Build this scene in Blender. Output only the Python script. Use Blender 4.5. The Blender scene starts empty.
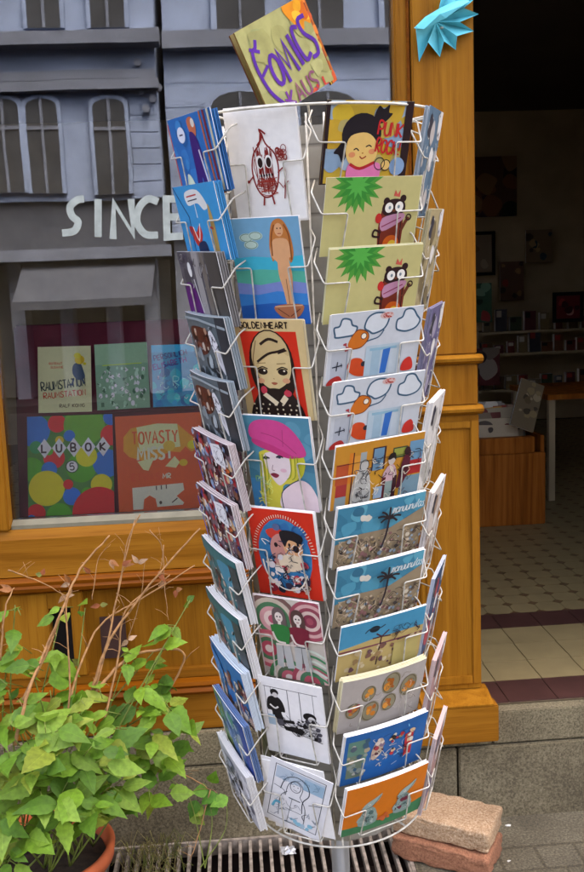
import bpy, bmesh, math, random
from math import radians, sin, cos, pi
from mathutils import Vector, Matrix, noise
from mathutils.geometry import tessellate_polygon
R = radians
sc = bpy.context.scene
col = sc.collection

# ------------------------------------------------------------------ camera
CAMP = Vector((0, -2.45, 1.5)); YAW, PITCH, ROLL, FPX = R(3.73), R(8.18), R(-2.28), 900.0
fw = Vector((sin(YAW)*cos(PITCH), cos(YAW)*cos(PITCH), -sin(PITCH)))
rt0 = Vector((cos(YAW), -sin(YAW), 0)); up0 = rt0.cross(fw)
rt = rt0*cos(ROLL) + up0*sin(ROLL); up = -rt0*sin(ROLL) + up0*cos(ROLL)
cd = bpy.data.cameras.new('camera'); cam = bpy.data.objects.new('camera', cd); col.objects.link(cam)
m = Matrix((rt, up, -fw)).transposed().to_4x4(); m.translation = CAMP; cam.matrix_world = m
cd.sensor_fit = 'VERTICAL'; cd.sensor_height = 36; cd.lens = FPX/872*36; cd.clip_end = 500; cd.clip_start = .05
sc.camera = cam

def ray(px, py): return fw*FPX + rt*(px-292) - up*(py-436)
def at(px, py, Y):
    d = ray(px, py); return CAMP + d*((Y-CAMP.y)/d.y)
def atz(px, py, Z):
    d = ray(px, py); return CAMP + d*((Z-CAMP.z)/d.z)

# ------------------------------------------------------------------ light
w = bpy.data.worlds.new('World'); sc.world = w; w.use_nodes = True
nt = w.node_tree; bg = nt.nodes['Background']; sky = nt.nodes.new('ShaderNodeTexSky')
sky.sky_type = 'NISHITA'; sky.sun_disc = False
SE, SR = R(58), R(25)
sky.sun_elevation = SE; sky.sun_rotation = SR; sky.dust_density = 8; sky.air_density = .6; sky.ozone_density = .3
nt.links.new(sky.outputs[0], bg.inputs[0]); bg.inputs[1].default_value = .15
sd = bpy.data.lights.new('sun', 'SUN'); sun = bpy.data.objects.new('sun', sd); col.objects.link(sun)
sd.energy = .5; sd.angle = R(30); sd.color = (1, .94, .84)
dv = Vector((sin(SR)*cos(SE), cos(SR)*cos(SE), sin(SE)))
sun.rotation_euler = dv.to_track_quat('Z', 'Y').to_euler(); sun.location = (0, -5, 8)
sc.view_settings.view_transform = 'Standard'; sc.view_settings.look = 'None'
sc.view_settings.gamma = 1; sc.view_settings.exposure = 3.6; sc.view_settings.use_curve_mapping = False
sc.view_settings.use_white_balance = True; sc.view_settings.white_balance_temperature = 7500; sc.view_settings.white_balance_tint = 10

# ------------------------------------------------------------------ colour and materials
def lin(h):
    if not isinstance(h, str): return tuple(h)
    h = h.lstrip('#'); o = []
    for i in (0, 2, 4):
        c = int(h[i:i+2], 16)/255; o.append(c/12.92 if c <= .04045 else ((c+.055)/1.055)**2.4)
    return tuple(o)

class MT:
    def __init__(s, name):
        s.m = bpy.data.materials.new(name); s.m.use_nodes = True; s.t = s.m.node_tree
        s.b = s.t.nodes['Principled BSDF']
    def n(s, typ, **k):
        n = s.t.nodes.new('ShaderNode'+typ)
        for a, v in k.items():
            if a in n.inputs: n.inputs[a].default_value = v
            else: setattr(n, a, v)
        return n
    def l(s, a, b): s.t.links.new(a, b)
    def coords(s, scale, rot=(0, 0, 0)):
        tc = s.n('TexCoord'); mp = s.n('Mapping'); mp.inputs['Scale'].default_value = scale; mp.inputs['Rotation'].default_value = rot
        s.l(tc.outputs['Object'], mp.inputs['Vector']); return mp.outputs[0]
    def ramp(s, src, stops):
        r = s.n('ValToRGB'); e = r.color_ramp.elements
        while len(e) < len(stops): e.new(.5)
        for i, (p, c) in enumerate(stops):
            e[i].position = p; e[i].color = (*lin(c), 1)
        s.l(src, r.inputs[0]); return r.outputs[0]
    def mul(s, a, b, fac=1, mode='MULTIPLY'):
        x = s.n('Mix', data_type='RGBA', blend_type=mode); x.inputs[0].default_value = fac
        for sock, v in ((x.inputs[6], a), (x.inputs[7], b)):
            if isinstance(v, (str, tuple)): sock.default_value = (*lin(v), 1)
            else: s.l(v, sock)
        return x.outputs[2]
    def bump(s, src, st, dist=.002):
        b = s.n('Bump'); b.inputs['Strength'].default_value = st; b.inputs['Distance'].default_value = dist
        s.l(src, b.inputs['Height']); s.l(b.outputs[0], s.b.inputs['Normal'])

def simple(name, c, rough=.6, metal=0, var=.12, scale=30, spec=.5, bump=0):
    k = MT(name); n = k.n('TexNoise'); n.inputs['Scale'].default_value = scale; n.inputs['Detail'].default_value = 5
    k.l(k.coords((1, 1, 1)), n.inputs['Vector']); c = lin(c)
    lo = tuple(x*(1-var) for x in c); hi = tuple(min(1, x*(1+var)) for x in c)
    k.l(k.ramp(n.outputs[0], [(.3, lo), (.7, hi)]), k.b.inputs['Base Color'])
    k.b.inputs['Roughness'].default_value = rough; k.b.inputs['Metallic'].default_value = metal
    k.b.inputs['Specular IOR Level'].default_value = spec
    if bump: k.bump(n.outputs[0], bump)
    return k.m

def wood(name, axis, light, mid, dark, seed=0, rough=.34):
    k = MT(name)
    sc1 = [20, 20, 20]; sc1[axis] = .8
    sc2 = [320, 320, 320]; sc2[axis] = 9
    sc3 = [4.5, 4.5, 4.5]; sc3[axis] = .9
    def noi(sv, det, dist=0):
        n = k.n('TexNoise'); n.inputs['Scale'].default_value = 1; n.inputs['Detail'].default_value = det; n.inputs['Distortion'].default_value = dist
        tc = k.n('TexCoord'); mp = k.n('Mapping'); mp.inputs['Scale'].default_value = sv; mp.inputs['Location'].default_value = (seed, seed*1.7, seed*.6)
        k.l(tc.outputs['Object'], mp.inputs['Vector']); k.l(mp.outputs[0], n.inputs['Vector']); return n.outputs[0]
    a = noi(sc1, 4, 1.2); b = noi(sc2, 2); c = noi(sc3, 3, .6)
    base = k.ramp(a, [(.26, dark), (.5, mid), (.74, light)])
    pores = k.ramp(b, [(.30, (.55, .42, .3)), (.48, (1, 1, 1))])
    big = k.ramp(c, [(.3, (.78, .72, .68)), (.62, (1.0, 1.0, 1.0))])
    o = k.mul(k.mul(base, pores, .4), big, .8)
    k.l(o, k.b.inputs['Base Color']); k.b.inputs['Roughness'].default_value = rough
    k.b.inputs['Coat Weight'].default_value = .03; k.b.inputs['Coat Roughness'].default_value = .2; k.b.inputs['Specular IOR Level'].default_value = .06
    k.bump(b, .25, .001); return k.m

def granite(name, c1, c2, c3, joints=None):
    k = MT(name)
    n1 = k.n('TexNoise'); n1.inputs['Scale'].default_value = 170; n1.inputs['Detail'].default_value = 6; n1.inputs['Roughness'].default_value = .75
    n2 = k.n('TexNoise'); n2.inputs['Scale'].default_value = 5; n2.inputs['Detail'].default_value = 6
    n3 = k.n('TexVoronoi'); n3.inputs['Scale'].default_value = 260
    v = k.coords((1, 1, 1))
    for n in (n1, n2, n3): k.l(v, n.inputs['Vector'])
    o = k.ramp(n1.outputs[0], [(.36, c1), (.5, c2), (.66, c3)])
    o = k.mul(o, k.ramp(n2.outputs[0], [(.32, (.55, .52, .47)), (.62, (1.05, 1.04, 1.0))]), .85)
    o = k.mul(o, k.ramp(n3.outputs['Distance'], [(.1, (.62, .6, .58)), (.4, (1.05, 1.05, 1.05))]), .5)
    k.l(o, k.b.inputs['Base Color']); k.b.inputs['Roughness'].default_value = .85
    k.bump(n1.outputs[0], .5, .003); return k.m

def attr_mat(name, rough=.45, spec=.4, var=.08, scale=60, transl=0):
    k = MT(name); a = k.n('Attribute', attribute_name='Col')
    n = k.n('TexNoise'); n.inputs['Scale'].default_value = scale; n.inputs['Detail'].default_value = 4
    k.l(k.coords((1, 1, 1)), n.inputs['Vector'])
    o = k.mul(a.outputs['Color'], k.ramp(n.outputs[0], [(.3, (1-var*1.6,)*3), (.65, (1, 1, 1))]))
    k.l(o, k.b.inputs['Base Color']); k.b.inputs['Roughness'].default_value = rough
    k.b.inputs['Specular IOR Level'].default_value = spec
    if transl:
        tr = k.n('BsdfTranslucent'); k.l(o, tr.inputs[0]); mx = k.n('MixShader'); mx.inputs[0].default_value = transl
        k.l(k.b.outputs[0], mx.inputs[1]); k.l(tr.outputs[0], mx.inputs[2])
        k.l(mx.outputs[0], k.t.nodes['Material Output'].inputs[0])
    return k.m

M = {}
M['print'] = attr_mat('printed_card', .42, .3, .035, 90)
M['paint'] = attr_mat('painted_board', .75, .2, .16, 40)
M['leaf'] = attr_mat('leaf', .5, .3, .2, 90, .28)
M['wood_v'] = wood('varnished_wood', 2, '#ad7524', '#9d671e', '#8a5818')
M['wood_v2'] = wood('varnished_wood_panel', 2, '#a97124', '#98631c', '#825116', 7)
M['wood_h'] = wood('varnished_wood_rail', 0, '#a76f24', '#945f1c', '#7d4d14', 3)
M['wood_d'] = wood('reddish_wood_moulding', 0, '#9a5a12', '#84480d', '#64340a', 5)
M['wood_b'] = wood('wood_box', 2, '#c87c34', '#a86024', '#6c3a14', 9, .5)
M['granite'] = granite('granite', '#4c4433', '#776c52', '#978b70')
M['granite_w'] = granite('granite_worn', '#4e4633', '#7c7156', '#9a8e72')
M['pave'] = granite('pavement_stone', '#4a4436', '#766c56', '#9a8f78')
M['white_wire'] = simple('white_coated_wire', '#c6c1b2', .4, 0, .3, 90)
M['core'] = simple('grey_rack_metal', '#a09e94', .45, .2, .15, 14)
M['pole'] = simple('grey_pole_metal', '#b4b6b6', .35, .4, .1, 20)
M['iron'] = simple('worn_iron', '#9a8e80', .55, .35, .5, 50, bump=.4)
M['pit'] = simple('pit_dirt', '#2a1c16', .95, 0, .5, 30)
M['terra'] = simple('terracotta', '#b4562a', .8, 0, .25, 14, bump=.3)
M['soil'] = simple('soil', '#32261a', 1, 0, .5, 60, bump=.8)
M['twig'] = simple('dry_twig', '#a5794c', .8, 0, .35, 60)
M['stem'] = simple('green_stem', '#6d7a2e', .6, 0, .3, 40)
M['brick1'] = granite('sandy_brick', '#8c6c4a', '#b09070', '#ccb494')
M['brick2'] = granite('red_brick', '#7c5038', '#986448', '#ac7a58')
M['plum'] = simple('plum_cloth', '#641a2a', .9, 0, .25, 8)
M['dark'] = simple('near_black', '#14100d', .9, 0, .3, 5)
M['room'] = simple('brown_room_wall', '#c0ad88', .9, 0, .2, 2.5)
M['ceil'] = simple('room_ceiling', '#5c5048', .9, 0, .1, 2)
M['grout'] = simple('grout', '#5a4c34', .9, 0, .2, 30)
M['tile_l'] = simple('beige_tile', '#94825a', .4, 0, .1, 12)
M['tile_o'] = simple('brown_inlay_tile', '#6a5034', .45, 0, .2, 12)
M['tile_d'] = simple('maroon_tile', '#4c302a', .4, 0, .2, 12)
M['greysill'] = simple('pale_painted_sill', '#7c7660', .5, 0, .15, 20)
M['plaster'] = simple('pale_plaster', '#707e98', .9, 0, .22, 1.6)
M['plaster2'] = simple('pale_stone_trim', '#7c889e', .9, 0, .12, 2)
M['ledge'] = simple('weathered_ledge', '#5a606e', 1, 0, .2, 2)
M['winglass'] = simple('far_window_glass', '#34363a', .6, 0, .3, 1, .1)
M['awning'] = simple('grey_awning', '#383c46', .9, 0, .08, 2)
M['shopdark'] = simple('dark_shop_paint', '#2b2b2e', .6, 0, .3, 2)
M['cyan'] = simple('cyan_paper', '#5cc8d4', .6, 0, .1, 30)
M['white'] = simple('white_paint', '#c9c6bc', .6, 0, .06, 10)
M['street'] = simple('asphalt', '#1e1e20', 1, 0, .2, 20, 0)
M['dark_red'] = simple('dark_reddish', '#3b2016', .8, 0, .4, 10)
def glass():
    k = MT('shop_glass'); nt = k.t; nt.nodes.remove(k.b)
    tr = k.n('BsdfTransparent'); tr.inputs[0].default_value = (.97, .98, .98, 1)
    gl = k.n('BsdfGlossy'); gl.inputs['Roughness'].default_value = .008; gl.inputs['Color'].default_value = (.86, .92, 1, 1)
    fr = k.n('Fresnel'); fr.inputs[0].default_value = 1.5
    md = k.n('Math', operation='ADD'); md.inputs[1].default_value = .045; k.l(fr.outputs[0], md.inputs[0])
    n = k.n('TexNoise'); n.inputs['Scale'].default_value = 1.5; k.l(k.coords((1, 1, 1)), n.inputs['Vector'])
    b = k.n('Bump'); b.inputs['Strength'].default_value = .07; b.inputs['Distance'].default_value = .01; k.l(n.outputs[0], b.inputs['Height']); k.l(b.outputs[0], gl.inputs['Normal'])
    mx = k.n('MixShader'); k.l(md.outputs[0], mx.inputs[0]); k.l(tr.outputs[0], mx.inputs[1]); k.l(gl.outputs[0], mx.inputs[2])
    k.l(mx.outputs[0], nt.nodes['Material Output'].inputs[0]); return k.m
M['glass'] = glass()

# ------------------------------------------------------------------ mesh builders
def link(name, me, parent=None, M4=None):
    o = bpy.data.objects.new(name, me); col.objects.link(o)
    if parent: o.parent = parent
    if M4 is not None: o.matrix_world = M4
    return o
def tag(o, label=None, cat=None, group=None, kind=None):
    for k, v in (('label', label), ('category', cat), ('group', group), ('kind', kind)):
        if v: o[k] = v
    return o
def empty(name, loc=(0, 0, 0)):
    o = bpy.data.objects.new(name, None); col.objects.link(o); o.location = loc; o.empty_display_size = .05; return o

class MB:
    """collects shapes; build() links them as one mesh"""
    def __init__(s): s.v = []; s.f = []; s.c = []
    def add(s, vs, fs, c=None):
        n = len(s.v); s.v += [tuple(v) for v in vs]
        for f in fs: s.f.append([n+i for i in f]); s.c.append(c)
    def box(s, x0, y0, z0, x1, y1, z1, c=None, M4=None):
        vs = [Vector((x, y, z)) for z in (z0, z1) for y in (y0, y1) for x in (x0, x1)]
        if M4: vs = [M4 @ v for v in vs]
        s.add(vs, [(0, 2, 3, 1), (4, 5, 7, 6), (0, 1, 5, 4), (2, 6, 7, 3), (0, 4, 6, 2), (1, 3, 7, 5)], c); return s
    def prism(s, pts, a, b, axis=1, c=None):
        """extrude a 2D outline along an axis; axis 0: pts are (y,z); axis 1: (x,z); axis 2: (x,y)"""
        def mk(p, t): return (t, p[0], p[1]) if axis == 0 else ((p[0], t, p[1]) if axis == 1 else (p[0], p[1], t))
        n = len(pts); vs = [mk(p, a) for p in pts] + [mk(p, b) for p in pts]
        fs = [list(range(n))[::-1], list(range(n, 2*n))] + [(i, (i+1) % n, n+(i+1) % n, n+i) for i in range(n)]
        s.add(vs, fs, c); return s
    def tube(s, pts, r, seg=6, c=None, r2=None, closed=False):
        pts = [Vector(p) for p in pts]; n = len(pts); vs = []; fs = []
        prev = None
        for i, p in enumerate(pts):
            if closed: t = (pts[(i+1) % n]-pts[i-1]).normalized()
            else: t = (pts[min(i+1, n-1)]-pts[max(i-1, 0)]).normalized()
            if prev is None:
                a = Vector((0, 0, 1)) if abs(t.z) < .9 else Vector((1, 0, 0)); u = t.cross(a).normalized()
            else: u = (prev - t*prev.dot(t)).normalized()
            prev = u; q = t.cross(u); rr = r if r2 is None else r+(r2-r)*i/(n-1)
            vs += [p+(u*cos(2*pi*j/seg)+q*sin(2*pi*j/seg))*rr for j in range(seg)]
        for i in range(n if closed else n-1):
            for j in range(seg):
                k = (j+1) % seg; i2 = (i+1) % n
                fs.append((i*seg+j, i*seg+k, i2*seg+k, i2*seg+j))
        if not closed: fs += [list(range(seg))[::-1], list(range((n-1)*seg, n*seg))]
        s.add(vs, fs, c); return s
    def lathe(s, prof, seg=32, center=(0, 0), c=None):
        vs = []; n = len(prof)
        for k in range(seg):
            a = 2*pi*k/seg
            vs += [(center[0]+r*cos(a), center[1]+r*sin(a), z) for r, z in prof]
        fs = [(k*n+i, ((k+1) % seg)*n+i, ((k+1) % seg)*n+i+1, k*n+i+1) for k in range(seg) for i in range(n-1)]
        s.add(vs, fs, c); return s
    def build(s, name, mat, parent=None, M4=None, bevel=0, smooth=False):
        me = bpy.data.meshes.new(name); me.from_pydata(s.v, [], s.f); me.materials.append(mat)
        if any(x is not None for x in s.c):
            at_ = me.color_attributes.new('Col', 'FLOAT_COLOR', 'CORNER'); i = 0
            for p, cc in zip(me.polygons, s.c):
                cc = (*lin(cc or '#ffffff'), 1)
                for _ in p.loop_indices: at_.data[i].color = cc; i += 1
        bm = bmesh.new(); bm.from_mesh(me)
        if bevel:
            bmesh.ops.recalc_face_normals(bm, faces=bm.faces)
            es = [e for e in bm.edges if len(e.link_faces) == 2 and e.calc_face_angle(0) > .6]
            bmesh.ops.bevel(bm, geom=es, offset=bevel, segments=2, affect='EDGES', clamp_overlap=True)
        elif s.c and all(x is None for x in s.c): bmesh.ops.recalc_face_normals(bm, faces=bm.faces)
        bm.to_mesh(me); bm.free()
        if smooth:
            for p in me.polygons: p.use_smooth = True
        return link(name, me, parent, M4)

def fillet(pts, r=.004, n=3, closed=False):
    pts = [Vector(p) for p in pts]; out = []; N = len(pts)
    for i, p in enumerate(pts):
        if not closed and i in (0, N-1): out.append(p); continue
        a, b = pts[i-1], pts[(i+1) % N]
        da, db = a-p, b-p; ra, rb = min(r, da.length*.45), min(r, db.length*.45)
        A, B = p+da.normalized()*ra, p+db.normalized()*rb
        for k in range(n+1):
            t = k/n; out.append(A*(1-t)**2+p*2*t*(1-t)+B*t*t)
    return out
def smooth_pts(pts, n=5, closed=False):
    N = len(pts); out = []
    for i in range(N if closed else N-1):
        g = lambda j: Vector(pts[j % N]) if closed else Vector(pts[max(0, min(N-1, j))])
        p0, p1, p2, p3 = g(i-1), g(i), g(i+1), g(i+2)
        for k in range(n):
            t = k/n
            out.append(.5*((2*p1)+(p2-p0)*t+(2*p0-5*p1+4*p2-p3)*t*t+(3*p1-p0-3*p2+p3)*t**3))
    if not closed: out.append(Vector(pts[-1]))
    return out

# ------------------------------------------------------------------ printed artwork (flat inks laid on cards, in millimetres, y down)
FONT = {
 'A': [[(0, 6), (2, 0), (4, 6)], [(.8, 4), (3.2, 4)]], 'B': [[(0, 6), (0, 0), (2.6, .2), (3.2, 1.5), (2.4, 2.8), (0, 3)], [(0, 3), (3, 3.3), (3.6, 4.6), (2.8, 5.9), (0, 6)]],
 'C': [[(3.8, 1), (2.6, 0), (1, .4), (0, 2.2), (0, 4), (1, 5.7), (2.6, 6), (3.8, 5)]], 'D': [[(0, 6), (0, 0), (2.4, .4), (3.8, 2), (3.8, 4), (2.4, 5.7), (0, 6)]],
 'E': [[(3.6, 0), (0, 0), (0, 6), (3.8, 6)], [(0, 3), (3, 3)]], 'F': [[(3.6, 0), (0, 0), (0, 6)], [(0, 3), (2.8, 3)]],
 'G': [[(3.8, 1), (2.6, 0), (1, .4), (0, 2.2), (0, 4), (1, 5.7), (2.8, 6), (3.8, 4.8), (3.8, 3.4), (2.4, 3.4)]], 'H': [[(0, 0), (0, 6)], [(4, 0), (4, 6)], [(0, 3), (4, 3)]],
 'I': [[(1, 0), (1, 6)]], 'K': [[(0, 0), (0, 6)], [(3.8, 0), (.2, 3.2), (3.9, 6)]], 'L': [[(0, 0), (0, 6), (3.6, 6)]],
 'M': [[(0, 6), (.4, 0), (2.4, 4), (4.4, 0), (4.8, 6)]], 'N': [[(0, 6), (0, 0), (3.8, 6), (3.8, 0)]],
 'O': [[(2, 0), (.4, 1), (0, 3), (.4, 5), (2, 6), (3.6, 5), (4, 3), (3.6, 1), (2, 0)]], 'P': [[(0, 6), (0, 0), (3, .2), (3.7, 1.7), (2.8, 3.2), (0, 3.4)]],
 'R': [[(0, 6), (0, 0), (3, .2), (3.6, 1.6), (2.6, 3), (.2, 3.2), (3.8, 6)]], 'S': [[(3.6, .8), (2.4, 0), (.8, .4), (.3, 1.8), (1.8, 3), (3.4, 4), (3.2, 5.4), (1.6, 6), (0, 5.3)]],
 'T': [[(0, 0), (4, 0)], [(2, 0), (2, 6)]], 'U': [[(0, 0), (.1, 4.4), (1.4, 6), (3, 5.8), (3.8, 4.4), (3.9, 0)]], 'V': [[(0, 0), (2, 6), (4, 0)]],
 'W': [[(0, 0), (1.1, 6), (2.4, 1.6), (3.7, 6), (4.8, 0)]], 'Y': [[(0, 0), (2, 3), (4, 0)], [(2, 3), (2, 6)]], 'Z': [[(0, 0), (3.8, 0), (0, 6), (3.8, 6)]],
 '!': [[(1, 0), (1, 4)], [(1, 5.3), (1, 6)]], '5': [[(3.4, 0), (.4, 0), (.2, 2.6), (2.2, 2.2), (3.6, 3.6), (3.2, 5.4), (1.6, 6), (0, 5.3)]], '1': [[(.4, 1.2), (1.6, 0), (1.6, 6)]],
 'a': [[(3, 2.4), (1, 2.2), (0, 4), (1, 6), (3, 4.6), (3, 2.4), (3.4, 6)]], 'm': [[(0, 6), (.3, 2.4), (1.6, 2.6), (1.6, 6)], [(1.6, 3), (3, 2.4), (3.2, 6)]], 'u': [[(0, 2.4), (.2, 5.6), (1.8, 6), (2.8, 4), (3, 2.4), (3.2, 6)]],
 'i': [[(.6, 2.4), (.8, 6)], [(.7, .8), (.8, 1.4)]], 'n': [[(0, 2.4), (.2, 6)], [(.1, 3.6), (1.8, 2.4), (2.6, 3.6), (2.8, 6)]], 'l': [[(1.4, 0), (.4, 3), (.8, 6)]], 's': [[(2.4, 2.6), (.6, 2.8), (2.2, 4.4), (1.4, 6), (0, 5.6)]]}

class Art:
    def __init__(s, w, h, bg='#f2f0ea', edge='#f2f0ea'): s.w, s.h, s.bg, s.edge, s.sh = w, h, bg, edge, []
    def P(s, pts, c, sm=False):
        if sm: pts = [tuple(p) for p in smooth_pts([(x, y, 0) for x, y in pts], 4, True)]
        pts = [Vector((p[0], p[1], 0)) for p in pts]
        try: tris = tessellate_polygon([pts])
        except Exception: return s
        s.sh.append(([[(pts[i].x, pts[i].y) for i in t] for t in tris], c)); return s
    def R(s, x, y, w, h, c): return s.P([(x, y), (x+w, y), (x+w, y+h), (x, y+h)], c)
    def E(s, cx, cy, rx, ry, c, rot=0, n=22):
        a = R(rot); return s.P([(cx+rx*cos(t)*cos(a)-ry*sin(t)*sin(a), cy+rx*cos(t)*sin(a)+ry*sin(t)*cos(a)) for t in [2*pi*i/n for i in range(n)]], c)
    def S(s, pts, wd, c, sm=False, closed=False):
        if sm: pts = [(p[0], p[1]) for p in smooth_pts([(x, y, 0) for x, y in pts], 4, closed)]
        pts = [Vector(p) for p in pts]; n = len(pts); L = []; Q = []
        for i, p in enumerate(pts):
            a = pts[i-1] if (i or closed) else p; b = pts[(i+1) % n] if (i < n-1 or closed) else p
            d1 = (p-a); d2 = (b-p)
            d1 = d1.normalized() if d1.length > 1e-6 else d2.normalized(); d2 = d2.normalized() if d2.length > 1e-6 else d1
            t = d1+d2; t = t.normalized() if t.length > .2 else d1
            nn = Vector((-t.y, t.x)); k = min(1.6, 1/max(.4, nn.dot(Vector((-d1.y, d1.x)))))
            L.append(p+nn*wd/2*k); Q.append(p-nn*wd/2*k)
        tr = []
        for i in range(n if closed else n-1):
            j = (i+1) % n; tr += [[tuple(L[i]), tuple(L[j]), tuple(Q[j])], [tuple(L[i]), tuple(Q[j]), tuple(Q[i])]]
        s.sh.append((tr, c)); return s
    def O(s, cx, cy, rx, ry, wd, c, n=20): return s.S([(cx+rx*cos(2*pi*i/n), cy+ry*sin(2*pi*i/n)) for i in range(n)], wd, c, closed=True)
    def T(s, txt, x, y, h, c, wd=None, rot=0, sp=1.5, sx=1, slant=0):
        k = h/6; wd = wd or h*.16; a = R(rot); cx = 0
        for ch in txt:
            if ch == ' ': cx += 3*k*sx; continue
            g = FONT[ch]; mw = max(p[0] for st in g for p in st)
            for st in g:
                q = []
                for p in st:
                    X = cx+p[0]*k*sx-slant*(p[1]-6)*k; Y = (p[1]-6)*k; q.append((x+X*cos(a)-Y*sin(a), y+X*sin(a)+Y*cos(a)))
                s.S(q, wd, c, sm=len(q) > 5)
            cx += (mw+sp)*k*sx
        return s
    def blobs(s, x0, y0, x1, y1, n, cols, r0, r1, seed=0, asp=1):
        rr = random.Random(seed)
        for _ in range(n):
            cx, cy, a = rr.uniform(x0, x1), rr.uniform(y0, y1), rr.uniform(0, 180); r = rr.uniform(r0, r1); k = rr.randint(5, 8)
            s.P([(cx+r*rr.uniform(.6, 1.2)*cos(2*pi*i/k+a), cy+asp*r*rr.uniform(.6, 1.2)*sin(2*pi*i/k+a)) for i in range(k)], rr.choice(cols), True)
        return s
    def scrib(s, x0, y0, x1, y1, n, cols, wd, seed=0, step=9):
        rr = random.Random(seed)
        for _ in range(n):
            x, y = rr.uniform(x0, x1), rr.uniform(y0, y1); p = [(x, y)]
            for _ in range(rr.randint(2, 4)):
                x = min(x1, max(x0, x+rr.uniform(-step, step))); y = min(y1, max(y0, y+rr.uniform(-step, step))); p.append((x, y))
            s.S(p, wd*rr.uniform(.6, 1.3), rr.choice(cols), True)
        return s

def clip(poly, x0, x1, y0, y1):
    for ax, lim, sg in ((0, x0, 1), (0, x1, -1), (1, y0, 1), (1, y1, -1)):
        out = []; n = len(poly)
        for i in range(n):
            a, b = poly[i-1], poly[i]; da, db = (a[ax]-lim)*sg, (b[ax]-lim)*sg
            if (da >= 0) != (db >= 0):
                t = da/(da-db); out.append((a[0]+(b[0]-a[0])*t, a[1]+(b[1]-a[1])*t))
            if db >= 0: out.append(b)
        poly = out
        if len(poly) < 3: return None
    return poly

def plate_mb(art, th=.0009, bow=0, ink=2.5e-5, scale=.001, blank=False):
    """card: origin at the middle of its top front edge, front to -y, hangs to -z"""
    w, h = art.w*scale, art.h*scale; mb = MB(); n = 8 if bow else 1
    by = lambda x: bow*(2*x/w)**2
    xs = [-w/2+w*i/n for i in range(n+1)]
    vs = [(x, by(x)+d, z) for d in (0, th) for z in (0, -h) for x in xs]; k = n+1; fs = []; cs = []
    ed = art.edge
    for i in range(n):
        mb_f = [((i, i+1, k+i+1, k+i)[::-1], art.bg), ((2*k+i, 2*k+i+1, 3*k+i+1, 3*k+i), '#e4e0d6'), ((i, 2*k+i, 2*k+i+1, i+1)[::-1], ed), ((k+i, k+i+1, 3*k+i+1, 3*k+i)[::-1], ed)]
        for f, c in mb_f: fs.append(f); cs.append(c)
    fs += [(0, k, 3*k, 2*k)[::-1], (n, 2*k+n, 3*k+n, k+n)[::-1]]; cs += [ed, ed]
    base = len(mb.v); mb.v += vs; mb.f += [list(f) for f in fs]; mb.c += cs
    if blank: return mb
    for li, (tris, c) in enumerate(art.sh):
        off = -(li+2)*ink
        for t in tris:
            area = (t[1][0]-t[0][0])*(t[2][1]-t[0][1])-(t[2][0]-t[0][0])*(t[1][1]-t[0][1])
            if abs(area) < 1e-5: continue
            if area > 0: t = t[::-1]
            for i in range(n):
                q = clip(t, art.w*i/n, art.w*(i+1)/n, .15, art.h-.15)
                if not q: continue
                mb.add([(p[0]*scale-w/2, by(p[0]*scale-w/2)+off, -p[1]*scale) for p in q], [range(len(q))[::-1]], c)
    return mb
def plate(name, art, M4, parent=None, mat='print', **k):
    return plate_mb(art, **k).build(name, M[mat], parent, M4)

# ================================================================== GROUND, STREET
GX0, GX1, GY0, GY1 = -.43, .43, -.36, -.052
mb = MB()
for x0, y0, x1, y1 in ((-40, GY1, GX0, 0), (GX1, GY1, 40, 0), (-40, GY0, GX0, GY1), (GX1, GY0, 40, GY1), (-40, -3.2, 40, GY0)):
    mb.add([(x0, y0, 0), (x1, y0, 0), (x1, y1, 0), (x0, y1, 0)], [(0, 1, 2, 3)])
def pave():
    k = MT('paved_granite'); v = k.coords((1, 1, 1))
    n1 = k.n('TexNoise'); n1.inputs['Scale'].default_value = 150; n1.inputs['Detail'].default_value = 6; n1.inputs['Roughness'].default_value = .75
    n2 = k.n('TexNoise'); n2.inputs['Scale'].default_value = 6; n2.inputs['Detail'].default_value = 5
    br = k.n('TexBrick'); br.offset = .5; br.inputs['Scale'].default_value = 1; br.inputs['Brick Width'].default_value = .11; br.inputs['Row Height'].default_value = .1; br.inputs['Mortar Size'].default_value = .006; br.inputs['Mortar Smooth'].default_value = .5
    br.inputs['Color1'].default_value = (1, 1, 1, 1); br.inputs['Color2'].default_value = (.85, .84, .8, 1); br.inputs['Mortar'].default_value = (.6, .57, .5, 1)
    for n in (n1, n2, br): k.l(v, n.inputs['Vector'])
    sp = k.n('SeparateXYZ'); k.l(v, sp.inputs[0]); lt = k.n('Math', operation='LESS_THAN'); lt.inputs[1].default_value = -.19; k.l(sp.outputs[1], lt.inputs[0])
    o = k.ramp(n1.outputs[0], [(.36, '#3e392d'), (.5, '#615946'), (.66, '#80775f')])
    o = k.mul(o, k.ramp(n2.outputs[0], [(.3, (.5, .48, .44)), (.62, (1, 1, 1))]), .8)
    x = k.n('Mix', data_type='RGBA', blend_type='MULTIPLY'); k.l(lt.outputs[0], x.inputs[0]); k.l(o, x.inputs[6]); k.l(br.outputs['Color'], x.inputs[7])
    k.l(x.outputs[2], k.b.inputs['Base Color']); k.b.inputs['Roughness'].default_value = .85; k.bump(n1.outputs[0], .6, .004); return k.m
M['paving'] = pave()
tag(mb.build('pavement', M['paving']), kind='structure')
mb = MB(); mb.box(-40, -12.9, -.13, 40, -3.2, -.1); tag(mb.build('road', M['street']), kind='structure')
mb = MB(); mb.box(-40, -14.2, -.13, 40, -12.9, .02); tag(mb.build('far_pavement', M['street']), kind='structure')
mb = MB(); mb.add([(-200, -200, -.14), (200, -200, -.14), (200, 200, -.14), (-200, 200, -.14)], [(0, 1, 2, 3)]); tag(mb.build('ground', M['street']), kind='structure')
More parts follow.
